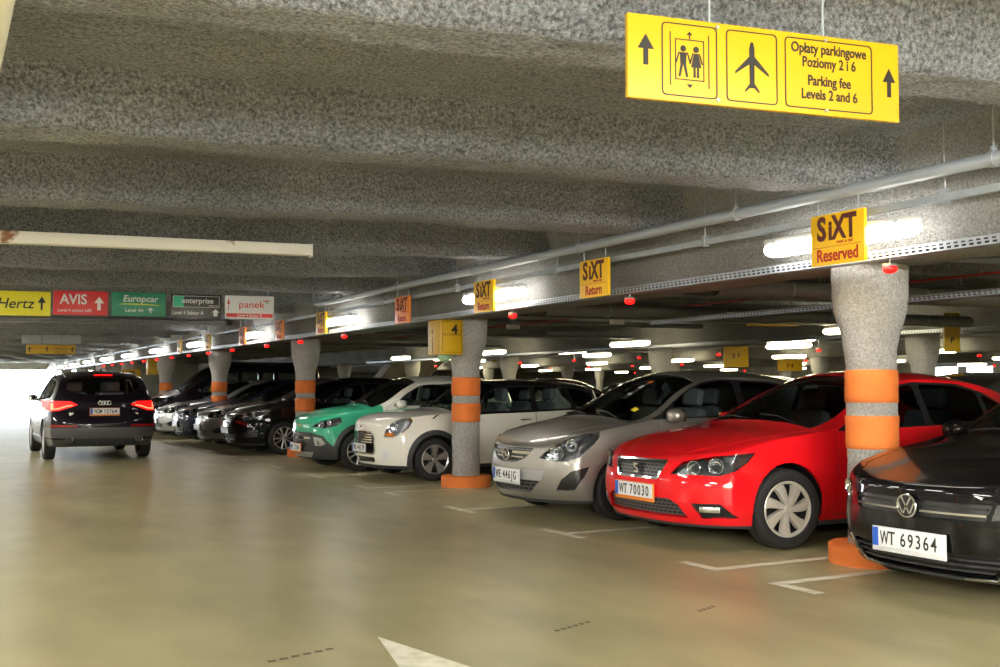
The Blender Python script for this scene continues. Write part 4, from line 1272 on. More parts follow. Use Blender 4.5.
GOLF['front'] = [
    dict(region='grille', kind='recess', pts=[(-.50, .628), (.50, .628), (.47, .535), (-.47, .535)], d=.018, round=.01),
    dict(region='lower_grille', kind='recess', name='lower_grille', pts=[(-.58, .335), (.58, .335), (.46, .20), (-.46, .20)], d=.03, round=.03),
    dict(region='headlight', kind='headlight', axis=D_LAMP, sym=True, pts=[(.07, -.51, .540), (.10, -.53, .630), (.22, -.64, .672), (.46, -.80, .722), (.50, -.855, .695), (.42, -.86, .635), (.24, -.76, .56)], bulbs=[(.60, .605, .045), (.71, .635, .05)], aim=.5)]
GOLF['lip'] = .19
GOLF['hood_seams'] = [[(.12, .5), (.4, .66), (.9, .735), (1.2, .76)]]
GOLF['plates'] = [dict(z=.365, text='WT 69364', strip=M_STRIP_WHITE, w=.52)]
GOLF['extras'] = [bar_across('chrome_bar', .563, -.47, .47, .012, M_CHROME, .002), bar_across('grille_bar', .600, -.47, .47, .012, M_GLOSSBAR, -.002), badge(.585, .072, VW, lift=.02)] + \
    [bar_across('intake_slat', z, -.55 + k * .04, .55 - k * .04, .012, M_BLACK, -.004) for k, z in enumerate((.30, .268, .235))] + \
    [lambda root, sh, sp: [obj('intake_trim', tube_mesh([sh.front(sg * y, z, .006)[0] for y, z in ((.60, .345), (.55, .26), (.47, .197), (.3, .19))], .008, 6), M_CHROME, root) for sg in (-1, 1)]]

# a family hatchback seen several times down the row
ASTRA = dict(LEON, L=4.42, W=1.75, paint=P_GREY, wheel='multi', wheelmat=M_ALLOY, axles=(.93, 3.615), R=.322, rim=.215,
    top=[(0, .74), (.12, .785), (.4, .87), (.85, .955), (1.2, 1.01), (1.32, 1.06), (1.75, 1.27), (2.1, 1.42), (2.5, 1.495), (3.0, 1.505), (3.5, 1.46), (3.85, 1.38), (4.05, 1.23), (4.28, 1.03), (4.42, .98)],
    rail=[(0, .70), (.4, .815), (.85, .905), (1.3, .965), (1.55, 1.02), (2.0, 1.25), (2.35, 1.385), (2.75, 1.42), (3.3, 1.39), (3.75, 1.30), (4.1, 1.1), (4.25, .98), (4.42, .93)],
    belt=[(0, .62), (.5, .78), (1.2, .90), (2.3, .955), (3.5, 1.01), (4.0, .99), (4.42, .88)],
    plan=[(0, .77), (.35, .83), (.8, .862), (1.5, .873), (2.8, .875), (3.7, .86), (4.42, .77)], arch=.375,
    bot=[(0, .20), (.5, .18), (3.0, .165), (4.42, .26)], mirror=(1.64, .985), screen=(1.24, 2.24, .86), backlight=(3.9, 4.22, .86),
    windows=[[(1.70, .98), (2.0, 1.17), (2.3, 1.32), (2.55, 1.365), (2.55, .99)], [(2.63, .992), (2.63, 1.365), (3.1, 1.35), (3.45, 1.27), (3.45, 1.03)]],
    trim=[(1.58, .955), (2.0, 1.20), (2.28, 1.345), (2.58, 1.385), (3.15, 1.37), (3.5, 1.29), (3.72, 1.14), (3.76, 1.03), (3.3, 1.0)], handles=[(2.42, .83), (3.35, .86)],
    seams=[[(2.59, .97), (2.59, .35)]], hood_seams=[[(.22, .42), (.5, .62), (.9, .72), (1.22, .76)]],
    plates=[dict(z=.46, text='')], lip=.225,
    front=[dict(region='grille', kind='recess', pts=[(-.42, .765), (.42, .765), (.30, .63), (-.30, .63)], d=.02, mat=M_HONEY2, round=.03),
           dict(region='lower_grille', kind='recess', name='lower_grille', pts=[(-.50, .40), (.50, .40), (.42, .28), (-.42, .28)], d=.025, mat=M_HONEY2, round=.03),
           dict(region='headlight', kind='headlight', axis=D_LAMP, sym=True, pts=[(.08, -.50, .66), (.18, -.50, .775), (.40, -.64, .85), (.70, -.80, .905), (.56, -.86, .80), (.36, -.85, .70), (.22, -.74, .655)], bulbs=[(.62, .74, .065), (.73, .78, .05)], aim=.5),
           dict(region='fog', kind='recess', name='fog_lamp', axis=D_LAMP, sym=True, pts=[(.14, -.62, .40), (.26, -.76, .47), (.40, -.85, .48), (.36, -.85, .36), (.2, -.70, .33)], d=.025)],
    extras=[bar_across('chrome_bar', .70, -.36, .36, .022, M_CHROME), badge(.70, .06, BLITZ, lift=.02)])

VAN = dict(L=4.90, W=1.93, R=.335, rim=.21, axles=(.92, 4.0), wheel='steel', paint=P_PLUM, crown=3.4, tumble=.16, fround=(.36, 2.6), rround=(.12, 5),
    top=[(0, .92), (.12, .98), (.4, 1.07), (.75, 1.15), (.95, 1.25), (1.4, 1.58), (1.8, 1.85), (2.1, 1.97), (2.6, 2.01), (4.5, 2.0), (4.8, 1.95), (4.9, 1.88)],
    rail=[(0, .88), (.4, 1.0), (.8, 1.08), (1.1, 1.15), (1.6, 1.48), (2.0, 1.76), (2.3, 1.87), (3.0, 1.90), (4.6, 1.88), (4.9, 1.78)],
    belt=[(0, .74), (.5, .92), (1.1, 1.06), (2.0, 1.12), (4.9, 1.12)], bot=[(0, .24), (.6, .2), (4.9, .24)],
    plan=[(0, .84), (.4, .91), (1, .955), (4.5, .96), (4.9, .93)], nose=[(0, .1), (.15, .02), (.35, 0), (.6, .02), (.8, .05), (1, .12)], tail=[(0, .05), (.4, 0), (1, .06)],
    screen=(.92, 2.06, .86), seat_x=1.75, seat_z=.62, mirror=(1.42, 1.17),
    windows=[[(1.36, 1.16), (1.60, 1.36), (1.98, 1.66), (2.45, 1.72), (2.45, 1.16)], [(2.56, 1.17), (2.56, 1.72), (3.45, 1.72), (3.45, 1.17)], [(3.58, 1.17), (3.58, 1.72), (4.6, 1.70), (4.6, 1.17)]],
    handles=[(2.3, .98)], plates=[dict(z=.52, text='')],
    front=[dict(region='grille', kind='recess', pts=[(-.45, .86), (.45, .86), (.38, .72), (-.38, .72)], d=.02, round=.03),
           dict(region='lower_grille', kind='recess', name='lower_grille', pts=[(-.5, .46), (.5, .46), (.45, .32), (-.45, .32)], d=.02, round=.03),
           dict(region='headlight', kind='headlight', axis=D_LAMP, sym=True, pts=[(.08, -.52, .74), (.16, -.54, .87), (.40, -.72, .98), (.64, -.86, 1.02), (.52, -.91, .90), (.3, -.84, .78)], bulbs=[(.70, .85, .07)], aim=.5)])

SUV = dict(L=5.086, W=1.983, R=.375, rim=.25, axles=(.98, 3.98), wheel='multi', paint=P_PLUM, crown=2.8, tumble=.36, arch=.42, fround=(.36, 2.8), rround=(.16, 3.6),
    top=[(0, .92), (.15, .97), (.5, 1.05), (1.0, 1.12), (1.35, 1.17), (1.5, 1.22), (1.95, 1.48), (2.35, 1.67), (2.75, 1.735), (3.4, 1.737), (4.2, 1.71), (4.6, 1.66), (4.78, 1.58), (5.0, 1.16), (5.086, 1.12)],
    rail=[(0, .88), (.5, .99), (1.0, 1.06), (1.5, 1.12), (1.75, 1.18), (2.2, 1.46), (2.6, 1.62), (3.2, 1.645), (4.2, 1.62), (4.6, 1.55), (4.85, 1.30), (5.0, 1.12), (5.086, 1.08)],
    belt=[(0, .78), (.5, .95), (1.4, 1.06), (2.5, 1.10), (3.8, 1.14), (4.7, 1.13), (5.086, 1.04)], bot=[(0, .30), (.6, .25), (4.2, .25), (4.7, .30), (5.086, .36)],
    plan=[(0, .88), (.4, .94), (1, .975), (2, .985), (3.5, .988), (4.3, .975), (5.086, .92)], nose=[(0, .1), (.15, .02), (.35, 0), (.6, .02), (.8, .05), (1, .12)],
    tail=[(0, .10), (.12, .03), (.3, .0), (.42, .02), (.48, .07), (.8, .09), (1, .14)],
    screen=(1.42, 2.52, .86), backlight=(4.70, 4.965, .86), rearglass=M_SCREEN, seat_x=2.2, seat_z=.55, mirror=(1.9, 1.15),
    windows=[[(1.9, 1.14), (2.25, 1.36), (2.6, 1.52), (2.9, 1.55), (2.9, 1.15)], [(2.98, 1.15), (2.98, 1.555), (3.7, 1.545), (3.8, 1.17)], [(3.9, 1.18), (3.82, 1.54), (4.35, 1.49), (4.5, 1.26), (4.3, 1.19)]],
    trim=[(1.78, 1.12), (2.2, 1.39), (2.58, 1.56), (2.95, 1.58), (3.75, 1.575), (4.4, 1.52), (4.58, 1.24), (4.4, 1.16)], handles=[(2.78, 1.0), (3.62, 1.02)],
    front=[dict(region='grille', kind='recess', pts=[(-.40, .90), (.40, .90), (.30, .45), (-.30, .45)], d=.02, round=.04),
           dict(region='headlight', kind='headlight', axis=D_LAMP, sym=True, pts=[(.08, -.50, .74), (.16, -.54, .87), (.40, -.72, .93), (.60, -.88, .95), (.5, -.93, .86), (.3, -.84, .76)], bulbs=[(.70, .83, .07)], aim=.5),
           dict(region='tail_lamp_core', kind='raise', name='tail_lamp_strip', rear=True, sym=True, pts=[(-.92, .975), (-.80, .985), (-.66, 1.035), (-.56, 1.05), (-.56, 1.07), (-.67, 1.06), (-.80, 1.012), (-.885, 1.005), (-.885, 1.10), (-.92, 1.10)], d=.006, mat=M_REDCORE, round=0),
           dict(region='tail_lamp', kind='raise', name='tail_lamp', rear=True, sym=True, pts=[(-.965, .955), (-.80, .955), (-.62, 1.02), (-.47, 1.07), (-.60, 1.135), (-.965, 1.145)], d=.004, mat=M_REDLIT, round=.01),
           dict(region='reflector', kind='raise', name='bumper_reflector', rear=True, sym=True, pts=[(-.93, .655), (-.48, .655), (-.48, .69), (-.93, .70)], d=.004, mat=M_REDLENS, round=.005),
           dict(region='rear_bumper', kind='raise', name='rear_bumper', rear=True, pts=[(-1.1, .64), (1.1, .64), (1.1, .46), (.60, .44), (-.60, .44), (-1.1, .46)], d=.008, mat=mat('grey_bumper_top', (.11, .11, .115), .4, .4), round=0),
           dict(region='rear_diffuser', kind='raise', name='rear_diffuser', rear=True, pts=[(-.60, .44), (.60, .44), (.60, .2), (-.60, .2)], d=.004, mat=M_CLAD, round=0)],
    clad=.05, clad_z=.42, cladmat=mat('grey_bumper_paint', (.06, .06, .063), .4, .3, .3))
def suv_bits(root, sh, sp):
    for sg in (-1, 1):
        p, n = sh.rear(sg * .62, .425)
        e = obj('exhaust_tip', lathe_mesh([(.052, .10), (.060, -.03), (.066, -.035), (.066, .10)], 20, 'Y'), M_CHROME, root, (p.x + .06, sg * .62, .425), (0, 0, PI / 2))
        obj('exhaust_bore', cyl_mesh((0, .02, 0), (0, .03, 0), .052, 18), M_BLACK, e)
        pts = [sh.above(x, sg * .66)[0] + Vector((0, 0, .035 if 0 < i < 4 else .004)) for i, x in enumerate((2.6, 2.75, 3.5, 4.3, 4.5))]
        obj('roof_rail', tube_mesh(pts, .016, 8), M_ALLOY, root)
    p, n = sh.above(4.35, 0)
    obj('antenna_fin', ellipsoid_mesh((.07, .018, .045)), M_BLACK, root, p + Vector((0, 0, .02)))
    p, n = sh.above(4.68, 0)
    obj('brake_light', box_mesh((0, 0, 0), (.03, .34, .02), .006), M_REDLIT, root, p + Vector((.03, 0, .004)))
    for k in range(4):
        p, n = sh.rear(0, 1.10)
        obj('badge_ring', torus_mesh(.036, .006, 22, 6), M_CHROME, root, (p.x + .012, -.078 + .052 * k, 1.105), (0, 0, PI / 2))
    for k in range(9):
        y = -.48 + .12 * k
        p, n = sh.rear(y, .35)
        obj('diffuser_fin', box_mesh((0, 0, 0), (.03, .02, .13), .005), M_BLACK, root, (p.x + .006, y, .35))
    for y, t in ((-.62, 'Q7'), (.62, 'V6')):
        p, n = sh.rear(y * .95, .90)
        obj('model_lettering', text_mesh(t, .06, .01), M_CHROME, root, (p.x + .006, y * .95, .88), (0, 0, PI / 2))
SUV['plates'] = [dict(z=.935, text='WGM 15764', rear=True, strip=M_STRIP_ORANGE, lift=.014)]
SUV['extras'] = [suv_bits]

CARS = {}
def park(key, name, sp, X, Y, label, **kw):
    CARS[key] = build_car(name, sp, label, (X * UNIT, Y * UNIT, 0), **kw)
    return CARS[key]
park('leon', 'hatchback_car', LEON, 5.70, 7.97, 'red hatchback parked beside the thick banded column', steer=-.12)
park('corsa', 'hatchback_car', CORSA, 5.61, 10.27, 'warm silver hatchback parked beside the red hatchback')
park('mini', 'hatchback_car', MINI, 5.88, 15.50, 'cream white hatchback with black roof behind the orange ringed column')
park('adam', 'hatchback_car', ADAM, 5.54, 17.75, 'mint green hatchback with dark cladding and pale roof beside the white one')
park('golf', 'hatchback_car', GOLF, 5.71, 4.90, 'glossy black hatchback reflecting the lamps, in the stall beside the thick column')
park('astra', 'hatchback_car', ASTRA, 5.42, 24.95, 'grey hatchback between two dark cars down the row')
park('van', 'passenger_van', VAN, 5.35, 32.5, 'tall dark plum van with a driver behind the wheel')
park('suv', 'sport_utility_car', SUV, 2.91, 21.45 + 5.086 * .925 / UNIT, 'dark sport utility car driving down the aisle with red tail lamps lit', rz=-PI / 2).scale = (.925, .925, .925)
P_DARKGREY = paint('dark_grey', (.05, .052, .055), .6)
A = CARS['astra']
copy_car(A, (UNIT * 5.52, UNIT * 22.70, 0), 0, 'black hatchback with silver multi spoke wheels past the banded column', None, P_GREY, P_BLACK)
copy_car(A, (UNIT * 6.35, UNIT * 20.0, 0), 0, 'black hatchback almost hidden behind the mint green hatchback', None, P_GREY, P_BLACK)
copy_car(A, (UNIT * 5.36, UNIT * 27.2, 0), 0, 'navy hatchback between the grey hatchback and the silver one', None, P_GREY, P_NAVY)
copy_car(A, (UNIT * 5.40, UNIT * 30.15, 0), 0, 'bright silver hatchback beside the tall van', None, P_GREY, P_SILVER)
copy_car(A, (UNIT * 5.45, UNIT * 34.75, 0), 0, 'pale silver hatchback on the far side of the tall van', None, P_GREY, P_SILVER)
# cars of the other rows, seen over and between the first row
for X, Y, pt, lb in ((17.2, 15.6, P_BLACK, 'black hatchback behind the warm silver one, facing the next aisle'), (17.2, 18.0, P_DARKGREY, 'dark grey hatchback in the second row behind the empty stall'),
                     (17.2, 23.4, P_BLACK, 'black hatchback in the second row behind the white hatchback'), (17.2, 25.8, P_GREY, 'grey hatchback in the second row behind the green hatchback'), (17.2, 10.6, P_DARKGREY, 'dark grey hatchback in the second row behind the red hatchback')):
    copy_car(A, (UNIT * X, UNIT * Y, 0), PI, lb, None, P_GREY, pt)
P_TEAL = paint('teal', (.03, .30, .33), .3)
for i, (Y, pt, lb) in enumerate(((15.0, P_SILVER, 'silver hatchback across the next aisle'), (20.6, P_WHITE, 'cream hatchback across the next aisle'), (23.0, P_TEAL, 'teal hatchback across the next aisle'), (28.6, P_SILVER, 'silver hatchback across the next aisle'), (31.0, P_RED, 'red hatchback across the next aisle'), (36.4, P_WHITE, 'cream hatchback across the next aisle'), (39, P_SILVER, 'silver hatchback across the next aisle'))):
    copy_car(A, (UNIT * 24.6, UNIT * Y, 0), 0, lb, 'cars across the next aisle', P_GREY, pt)

for i, (Y, pt, lb) in enumerate(((20.0, P_WHITE, 'cream hatchback in the distant fourth row'), (24.5, P_BLACK, 'black hatchback in the distant fourth row'), (29.0, P_SILVER, 'silver hatchback in the distant fourth row'), (33.5, P_TEAL, 'teal hatchback in the distant fourth row'), (38.0, P_SILVER, 'silver hatchback in the distant fourth row'), (45.0, P_WHITE, 'cream hatchback in the distant fourth row'))):
    copy_car(A, (UNIT * 34.0, UNIT * Y, 0), 0, lb, 'cars of the distant fourth row', P_GREY, pt)

# ------------------------------------------------------------------ the van driver, seated behind the wheel
def seated_person(base, face_dir=PI):
    me = bpy.data.meshes.new('person')
    J = dict(pelvis=(0, 0, .10), belly=(.03, 0, .28), chest=(.05, 0, .46), neck=(.05, 0, .62), jaw=(.03, 0, .68), head=(.02, 0, .78), crown=(.03, 0, .86),
             hl=(-.03, -.10, .09), kl=(-.42, -.13, .16), al=(-.56, -.13, -.22), tl=(-.70, -.13, -.26), hr=(-.03, .10, .09), kr=(-.42, .13, .16), ar=(-.56, .13, -.22), tr=(-.70, .13, -.26),
             sl=(.05, -.19, .55), el=(-.08, -.25, .33), wl=(-.30, -.17, .40), fl=(-.38, -.15, .44), sr=(.05, .19, .55), er=(-.08, .25, .33), wr=(-.30, .17, .40), fr=(-.38, .15, .44))
    Rr = dict(pelvis=.15, belly=.14, chest=.155, neck=.058, jaw=.075, head=.098, crown=.07, hl=.10, kl=.07, al=.05, tl=.04, hr=.10, kr=.07, ar=.05, tr=.04,
              sl=.075, el=.052, wl=.036, fl=.04, sr=.075, er=.052, wr=.036, fr=.04)
    E = [('pelvis', 'belly'), ('belly', 'chest'), ('chest', 'neck'), ('neck', 'jaw'), ('jaw', 'head'), ('head', 'crown'), ('pelvis', 'hl'), ('hl', 'kl'), ('kl', 'al'), ('al', 'tl'), ('pelvis', 'hr'), ('hr', 'kr'), ('kr', 'ar'), ('ar', 'tr'),
         ('chest', 'sl'), ('sl', 'el'), ('el', 'wl'), ('wl', 'fl'), ('chest', 'sr'), ('sr', 'er'), ('er', 'wr'), ('wr', 'fr')]
    names = list(J)
    me.from_pydata([J[n] for n in names], [(names.index(a), names.index(b)) for a, b in E], [])
    o = bpy.data.objects.new('person', me); COL.objects.link(o)
    o.modifiers.new('skin', 'SKIN'); sv = me.skin_vertices[0].data
    for i, n in enumerate(names): sv[i].radius = (Rr[n], Rr[n] * (1.15 if n in ('pelvis', 'belly', 'chest') else 1)); sv[i].use_root = n == 'pelvis'
    o.modifiers.new('sub', 'SUBSURF').levels = 2
    dg = bpy.context.evaluated_depsgraph_get()
    body = bpy.data.meshes.new_from_object(o.evaluated_get(dg)); body.name = 'person'
    bpy.data.objects.remove(o)
    for m in (mat('hi_vis_vest', (.62, .68, .05), .7), mat('skin', (.50, .30, .21), .55), mat('dark_trousers', (.02, .022, .03), .8)): body.materials.append(m)
    for p in body.polygons:
        c = p.center
        p.material_index = 1 if c.z > .62 or (c.x < -.22 and c.z > .34) else (2 if c.z < .20 else 0)
    body.shade_smooth()
    o = obj('person', body, None, None, base)
    tag(o, 'person in a yellow vest sitting at the wheel of the tall dark van', 'person')
    obj('hair', ellipsoid_mesh((.105, .10, .075), 2.1), mat('brown_hair', (.05, .03, .02), .8), o, (.045, 0, .84))
    bm = bmesh.new(); add_cyl(bm, (-.105, 0, .77), (-.075, 0, .79), .012, 8, .018)
    obj('nose', bm_mesh(bm, smooth=True), MATS['skin'], o)
    for sg in (-1, 1):
        obj('eye', ellipsoid_mesh((.008, .012, .008)), M_INK, o, (-.082, sg * .036, .80))
        obj('ear', ellipsoid_mesh((.022, .012, .032)), MATS['skin'], o, (.03, sg * .10, .775))
    obj('mouth', ellipsoid_mesh((.006, .025, .006)), mat('lips', (.35, .12, .10), .6), o, (-.068, 0, .715))
    return o
vl = CARS['van'].location
seated_person((vl.x + 1.90, vl.y - .36, .80))

# ------------------------------------------------------------------ signs
M_SIGN_Y = mat('yellow_sign', (0.56, 0.335, 0.003), 0.45)
M_SIGN_HY = mat('bright_yellow_sign', (0.88, 0.80, 0.02), 0.45)
M_SIGN_SX = mat('warm_yellow_sign', (0.95, 0.56, 0.006), 0.4)
M_SIGN_OR = mat('orange_sign', (0.90, 0.26, 0.03), 0.4)
M_SIGN_RED = mat('red_sign', (0.62, 0.02, 0.025), 0.45)
M_SIGN_GRN = mat('green_sign', (0.01, 0.22, 0.12), 0.45)
M_SIGN_BLK = mat('black_sign', (0.012, 0.013, 0.015), 0.4)
M_SIGN_WHT = mat('white_sign', (0.75, 0.76, 0.77), 0.45)
M_BROWN = mat('dark_brown_print', (0.09, 0.012, 0.012), 0.5)
M_REDPRINT = mat('red_print', (0.45, 0.02, 0.01), 0.5)
M_LIME = mat('lime_print', (0.60, 0.70, 0.05), 0.5)
M_MINT = mat('mint_print', (0.02, 0.45, 0.25), 0.5)

def sign_board(name, w, h, t, m, loc, rz, label, rods=(), rodtop=3.1, rodx=0.0, group=None):
    """board standing in its own x-z plane, face at -y, origin at the middle of its lower edge"""
    o = obj(name, box_mesh((0, 0, h / 2), (w, t, h), .004), m, None, loc, (0, 0, rz))
    tag(o, label, 'sign', group)
    for rx in rods:
        obj('hanger_rod', cyl_mesh((rx, rodx, h - .02), (rx, rodx, rodtop - loc[2]), .006, 8), M_GALV, o)
    return o
def put(o, me, m, x, z, face, name='lettering'):
    return obj(name, me, m, o, (x, -face, z))

# big hanging direction sign
a_, b_ = at(626, 13, Z=2.85), at(896, 46, Z=2.85)
rz_ = math.atan2(b_.y - a_.y, b_.x - a_.x)
mid = (a_ + b_) / 2
W_, H_ = (b_ - a_).length, .325
big = sign_board('direction_sign', W_, H_, .025, M_SIGN_Y, (mid.x, mid.y, 2.85 - H_), rz_, 'large yellow hanging sign with arrows, lift and plane pictograms', rods=(-.26, .26), rodtop=3.35)
fc = .0135
put(big, poly_mesh(arrow_up(-W_ / 2 + .075, .13, .12, .068, .3)), M_INK, 0, 0, fc, 'arrow')
put(big, poly_mesh(arrow_up(W_ / 2 - .05, .10, .12, .062, .3)), M_INK, 0, 0, fc, 'arrow')
def round_frame(x0, x1, z0, z1, t, r=.02):
    o_ = rpoly(rect(x0, x1, z0, z1), r, 3); i_ = rpoly(rect(x0 + t, x1 - t, z0 + t, z1 - t), r * .8, 3)
    return [[tuple(o_[k]), tuple(o_[(k + 1) % len(o_)]), tuple(i_[(k + 1) % len(i_)]), tuple(i_[k])] for k in range(len(o_))]
put(big, poly_mesh(round_frame(-.475, -.235, .02, .305, .005)), M_INK, 0, 0, fc, 'frame_line')
put(big, poly_mesh(round_frame(-.195, .035, .02, .305, .005)), M_INK, 0, 0, fc, 'frame_line')
put(big, poly_mesh(round_frame(.07, .485, .02, .305, .005)), M_INK, 0, 0, fc, 'frame_line')
lift = frame_polys(-.418, -.292, .085, .245, .004) + [rect(-.440, -.436, .06, .27), rect(-.274, -.270, .06, .27)]
lift += arrow_up(-.355, .247, .03, .026, .2) + [[(-.355 - .013, .07), (-.355 + .013, .07), (-.355, .055)]]
for cx, fem in ((-.383, False), (-.327, True)):
    lift.append(circle_pts(cx, .208, .0125, 12))
    if fem:
        lift += [[(cx - .010, .192), (cx + .010, .192), (cx + .022, .138), (cx - .022, .138)], rect(cx - .012, cx - .003, .098, .138), rect(cx + .003, cx + .012, .098, .138),
                 [(cx - .012, .192), (cx - .024, .150), (cx - .030, .152), (cx - .016, .194)], [(cx + .012, .192), (cx + .016, .194), (cx + .030, .152), (cx + .024, .150)]]
    else:
        lift += [[(cx - .015, .193), (cx + .015, .193), (cx + .012, .145), (cx - .012, .145)], [(cx - .012, .145), (cx - .001, .145), (cx - .012, .098), (cx - .021, .098)], [(cx + .001, .145), (cx + .012, .145), (cx + .021, .098), (cx + .012, .098)],
                 [(cx - .015, .193), (cx - .028, .150), (cx - .034, .152), (cx - .020, .194)], [(cx + .015, .193), (cx + .020, .194), (cx + .034, .152), (cx + .028, .150)]]
put(big, poly_mesh(lift), M_INK, 0, 0, fc, 'lift_pictogram')
px_ = -.08
plane = [[(px_ - .010, .08), (px_ + .010, .08), (px_ + .012, .235), (px_ + .006, .262), (px_ - .006, .262), (px_ - .012, .235)],
         [(px_ - .010, .175), (px_ - .075, .132), (px_ - .075, .142), (px_ - .010, .208)], [(px_ + .010, .175), (px_ + .010, .208), (px_ + .075, .142), (px_ + .075, .132)],
         [(px_ - .008, .082), (px_ - .032, .062), (px_ - .032, .070), (px_ - .008, .102)], [(px_ + .008, .082), (px_ + .008, .102), (px_ + .032, .070), (px_ + .032, .062)]]
put(big, poly_mesh(plane), M_INK, 0, 0, fc, 'plane_pictogram')
for t, z in (('Opłaty parkingowe', .248), ('Poziomy 2 i 6', .192), ('Parking fee', .118), ('Levels 2 and 6', .062)):
    put(big, text_mesh(t, .058, .022, sx=.80), M_INK, .278, z, fc)
for rx in (-.235, .26):
    for z in (.306, .018): obj('bolt', cyl_mesh((0, 0, 0), (0, -.01, 0), .007, 8), M_GALV, big, (rx, -.012, z))

# row of rental company boards
def rental(px0, px1, py, m, name, label):
    a, b = at(px0, py[0], Z=2.85), at(px1, py[1], Z=2.85)
    # the boards hang from one straight rail along the rib
    ya, yb = 16.95 - .17 * a.x, 16.95 - .17 * b.x
    a, b = at(px0, py[0], Y=ya), at(px1, py[1], Y=yb)
    w = (Vector((b.x, b.y, 0)) - Vector((a.x, a.y, 0))).length
    z1 = (a.z + b.z) / 2
    o = sign_board('rental_sign', w, .36, .02, m, ((a.x + b.x) / 2, (a.y + b.y) / 2, z1 - .36), math.atan2(b.y - a.y, b.x - a.x), label, rods=(-w * .38, w * .38), rodtop=3.35)
    return o, w
F2 = .0115
o, w = rental(-14, 51, (291, 291), M_SIGN_HY, 'Hertz', 'bright yellow rental sign with black italic lettering and arrow')
put(o, text_mesh('Hertz', .21, .006, 'LEFT', shear=.22), M_INK, -w / 2 + .14, .11, F2)
put(o, poly_mesh(arrow_up(w / 2 - .12, .09, .20, .11, .25)), M_INK, 0, 0, F2, 'arrow')
o, w = rental(53.5, 108, (291, 291), M_SIGN_RED, 'Avis', 'red rental sign with bold white lettering')
put(o, text_mesh('AVIS', .21, .022, 'LEFT', sx=.9), M_SIGN_WHT, -w / 2 + .09, .165, F2)
put(o, text_mesh('Level 4 sector L/G', .062, .014, 'LEFT'), M_SIGN_WHT, -w / 2 + .06, .05, F2)
put(o, poly_mesh(arrow_up(w / 2 - .12, .08, .20, .14, .34)), M_SIGN_WHT, 0, 0, F2, 'arrow')
o, w = rental(111.5, 166, (292, 293), M_SIGN_GRN, 'Europcar', 'green rental sign with white italic lettering and lime underline')
put(o, text_mesh('Europcar', .135, .015, 'CENTER', shear=.2), M_SIGN_WHT, .02, .22, F2)
put(o, poly_mesh([[(-.30, .175), (.32, .165), (.32, .172), (.1, .19), (-.2, .19)]]), M_LIME, 0, 0, F2, 'underline')
put(o, text_mesh('Level 4A', .075, .01, 'CENTER'), M_SIGN_WHT, -.06, .065, F2)
put(o, poly_mesh(arrow_up(.17, .05, .085, .09, .25)), M_SIGN_WHT, 0, 0, F2, 'arrow')
o, w = rental(171, 221.5, (294, 295), M_SIGN_BLK, 'Enterprise', 'black rental sign with white lettering and a green block')
put(o, poly_mesh(frame_polys(-w / 2 + .03, w / 2 - .03, .16, .335, .006)), M_SIGN_WHT, 0, 0, F2, 'frame_line')
put(o, poly_mesh([rect(-w / 2 + .036, -w / 2 + .19, .166, .329)]), M_MINT, 0, 0, F2, 'green_block')
put(o, text_mesh('enterprise', .115, .016, 'CENTER', sx=.98), M_SIGN_WHT, .02, .225, F2 + .002)
put(o, text_mesh('rent-a-car', .035, .01, 'RIGHT'), M_SIGN_WHT, w / 2 - .05, .18, F2)
put(o, text_mesh('Level 4 Sektor A', .08, .016, 'LEFT', sx=.85), M_SIGN_WHT, -w / 2 + .02, .05, F2)
put(o, poly_mesh(arrow_up(w / 2 - .085, .03, .11, .12, .5)), M_SIGN_WHT, 0, 0, F2, 'arrow')
o, w = rental(225, 274, (296, 296), M_SIGN_WHT, 'Panek', 'white rental sign with red lettering and red lower band')
put(o, text_mesh('panek', .15, .004, 'CENTER', sx=1.1), M_SIGN_RED, .03, .175, F2)
put(o, poly_mesh(arrow_up(-w / 2 + .055, .13, .19, .045, .25)), M_SIGN_RED, 0, 0, F2, 'arrow')
put(o, poly_mesh([[(.24, .27), (.30, .25), (.26, .24)]]), M_MINT, 0, 0, F2, 'green_tick')
put(o, poly_mesh([[(.18, .28), (.28, .30), (.30, .27)]]), M_SIGN_RED, 0, 0, F2, 'red_tick')
put(o, poly_mesh([rect(-w / 2 + .02, w / 2 - .02, .025, .085)]), M_SIGN_RED, 0, 0, F2, 'red_band')
put(o, text_mesh('Level 4 Sector B', .056, .012, 'CENTER'), M_SIGN_WHT, 0, .037, F2 + .002)

# bay signs over the stalls, face to the aisle
def bay_sign(y, word, label, m=None, group=None):
    o = sign_board('bay_sign', .53, .39, .03, m or M_SIGN_SX, (5.99, y * .982, 2.358), -PI / 2, label, rods=(-.2, .2), rodtop=3.2, group=group)
    f = .0165
    put(o, text_mesh('S', .25, .035, 'LEFT', sx=.80), M_BROWN, -.20, .195, f)
    put(o, text_mesh('i', .20, .04, 'LEFT', sx=.9), M_BROWN, -.085, .195, f)
    put(o, text_mesh('XT', .25, .035, 'LEFT', sx=.72), M_BROWN, -.045, .195, f)
    put(o, text_mesh('rent a car', .042, .01, 'RIGHT'), M_REDPRINT, .16, .155, f)
    put(o, poly_mesh([rect(-.24, .24, .136, .139)]), M_REDPRINT, 0, 0, f, 'rule')
    put(o, text_mesh(word, .135, .022, 'CENTER', sx=.82), M_REDPRINT, 0, .03, f)
    return o
bay_sign(5.84, 'Reserved', 'yellow Reserved bay sign in front of the lamp by the thick column')
bay_sign(9.23, 'Return', 'yellow Return bay sign over the warm silver hatchback')
bay_sign(11.75, 'Return', 'yellow Return bay sign over the empty stall, in front of a lamp')
bay_sign(14.38, 'Return', 'orange Return bay sign over the white hatchback', M_SIGN_OR)
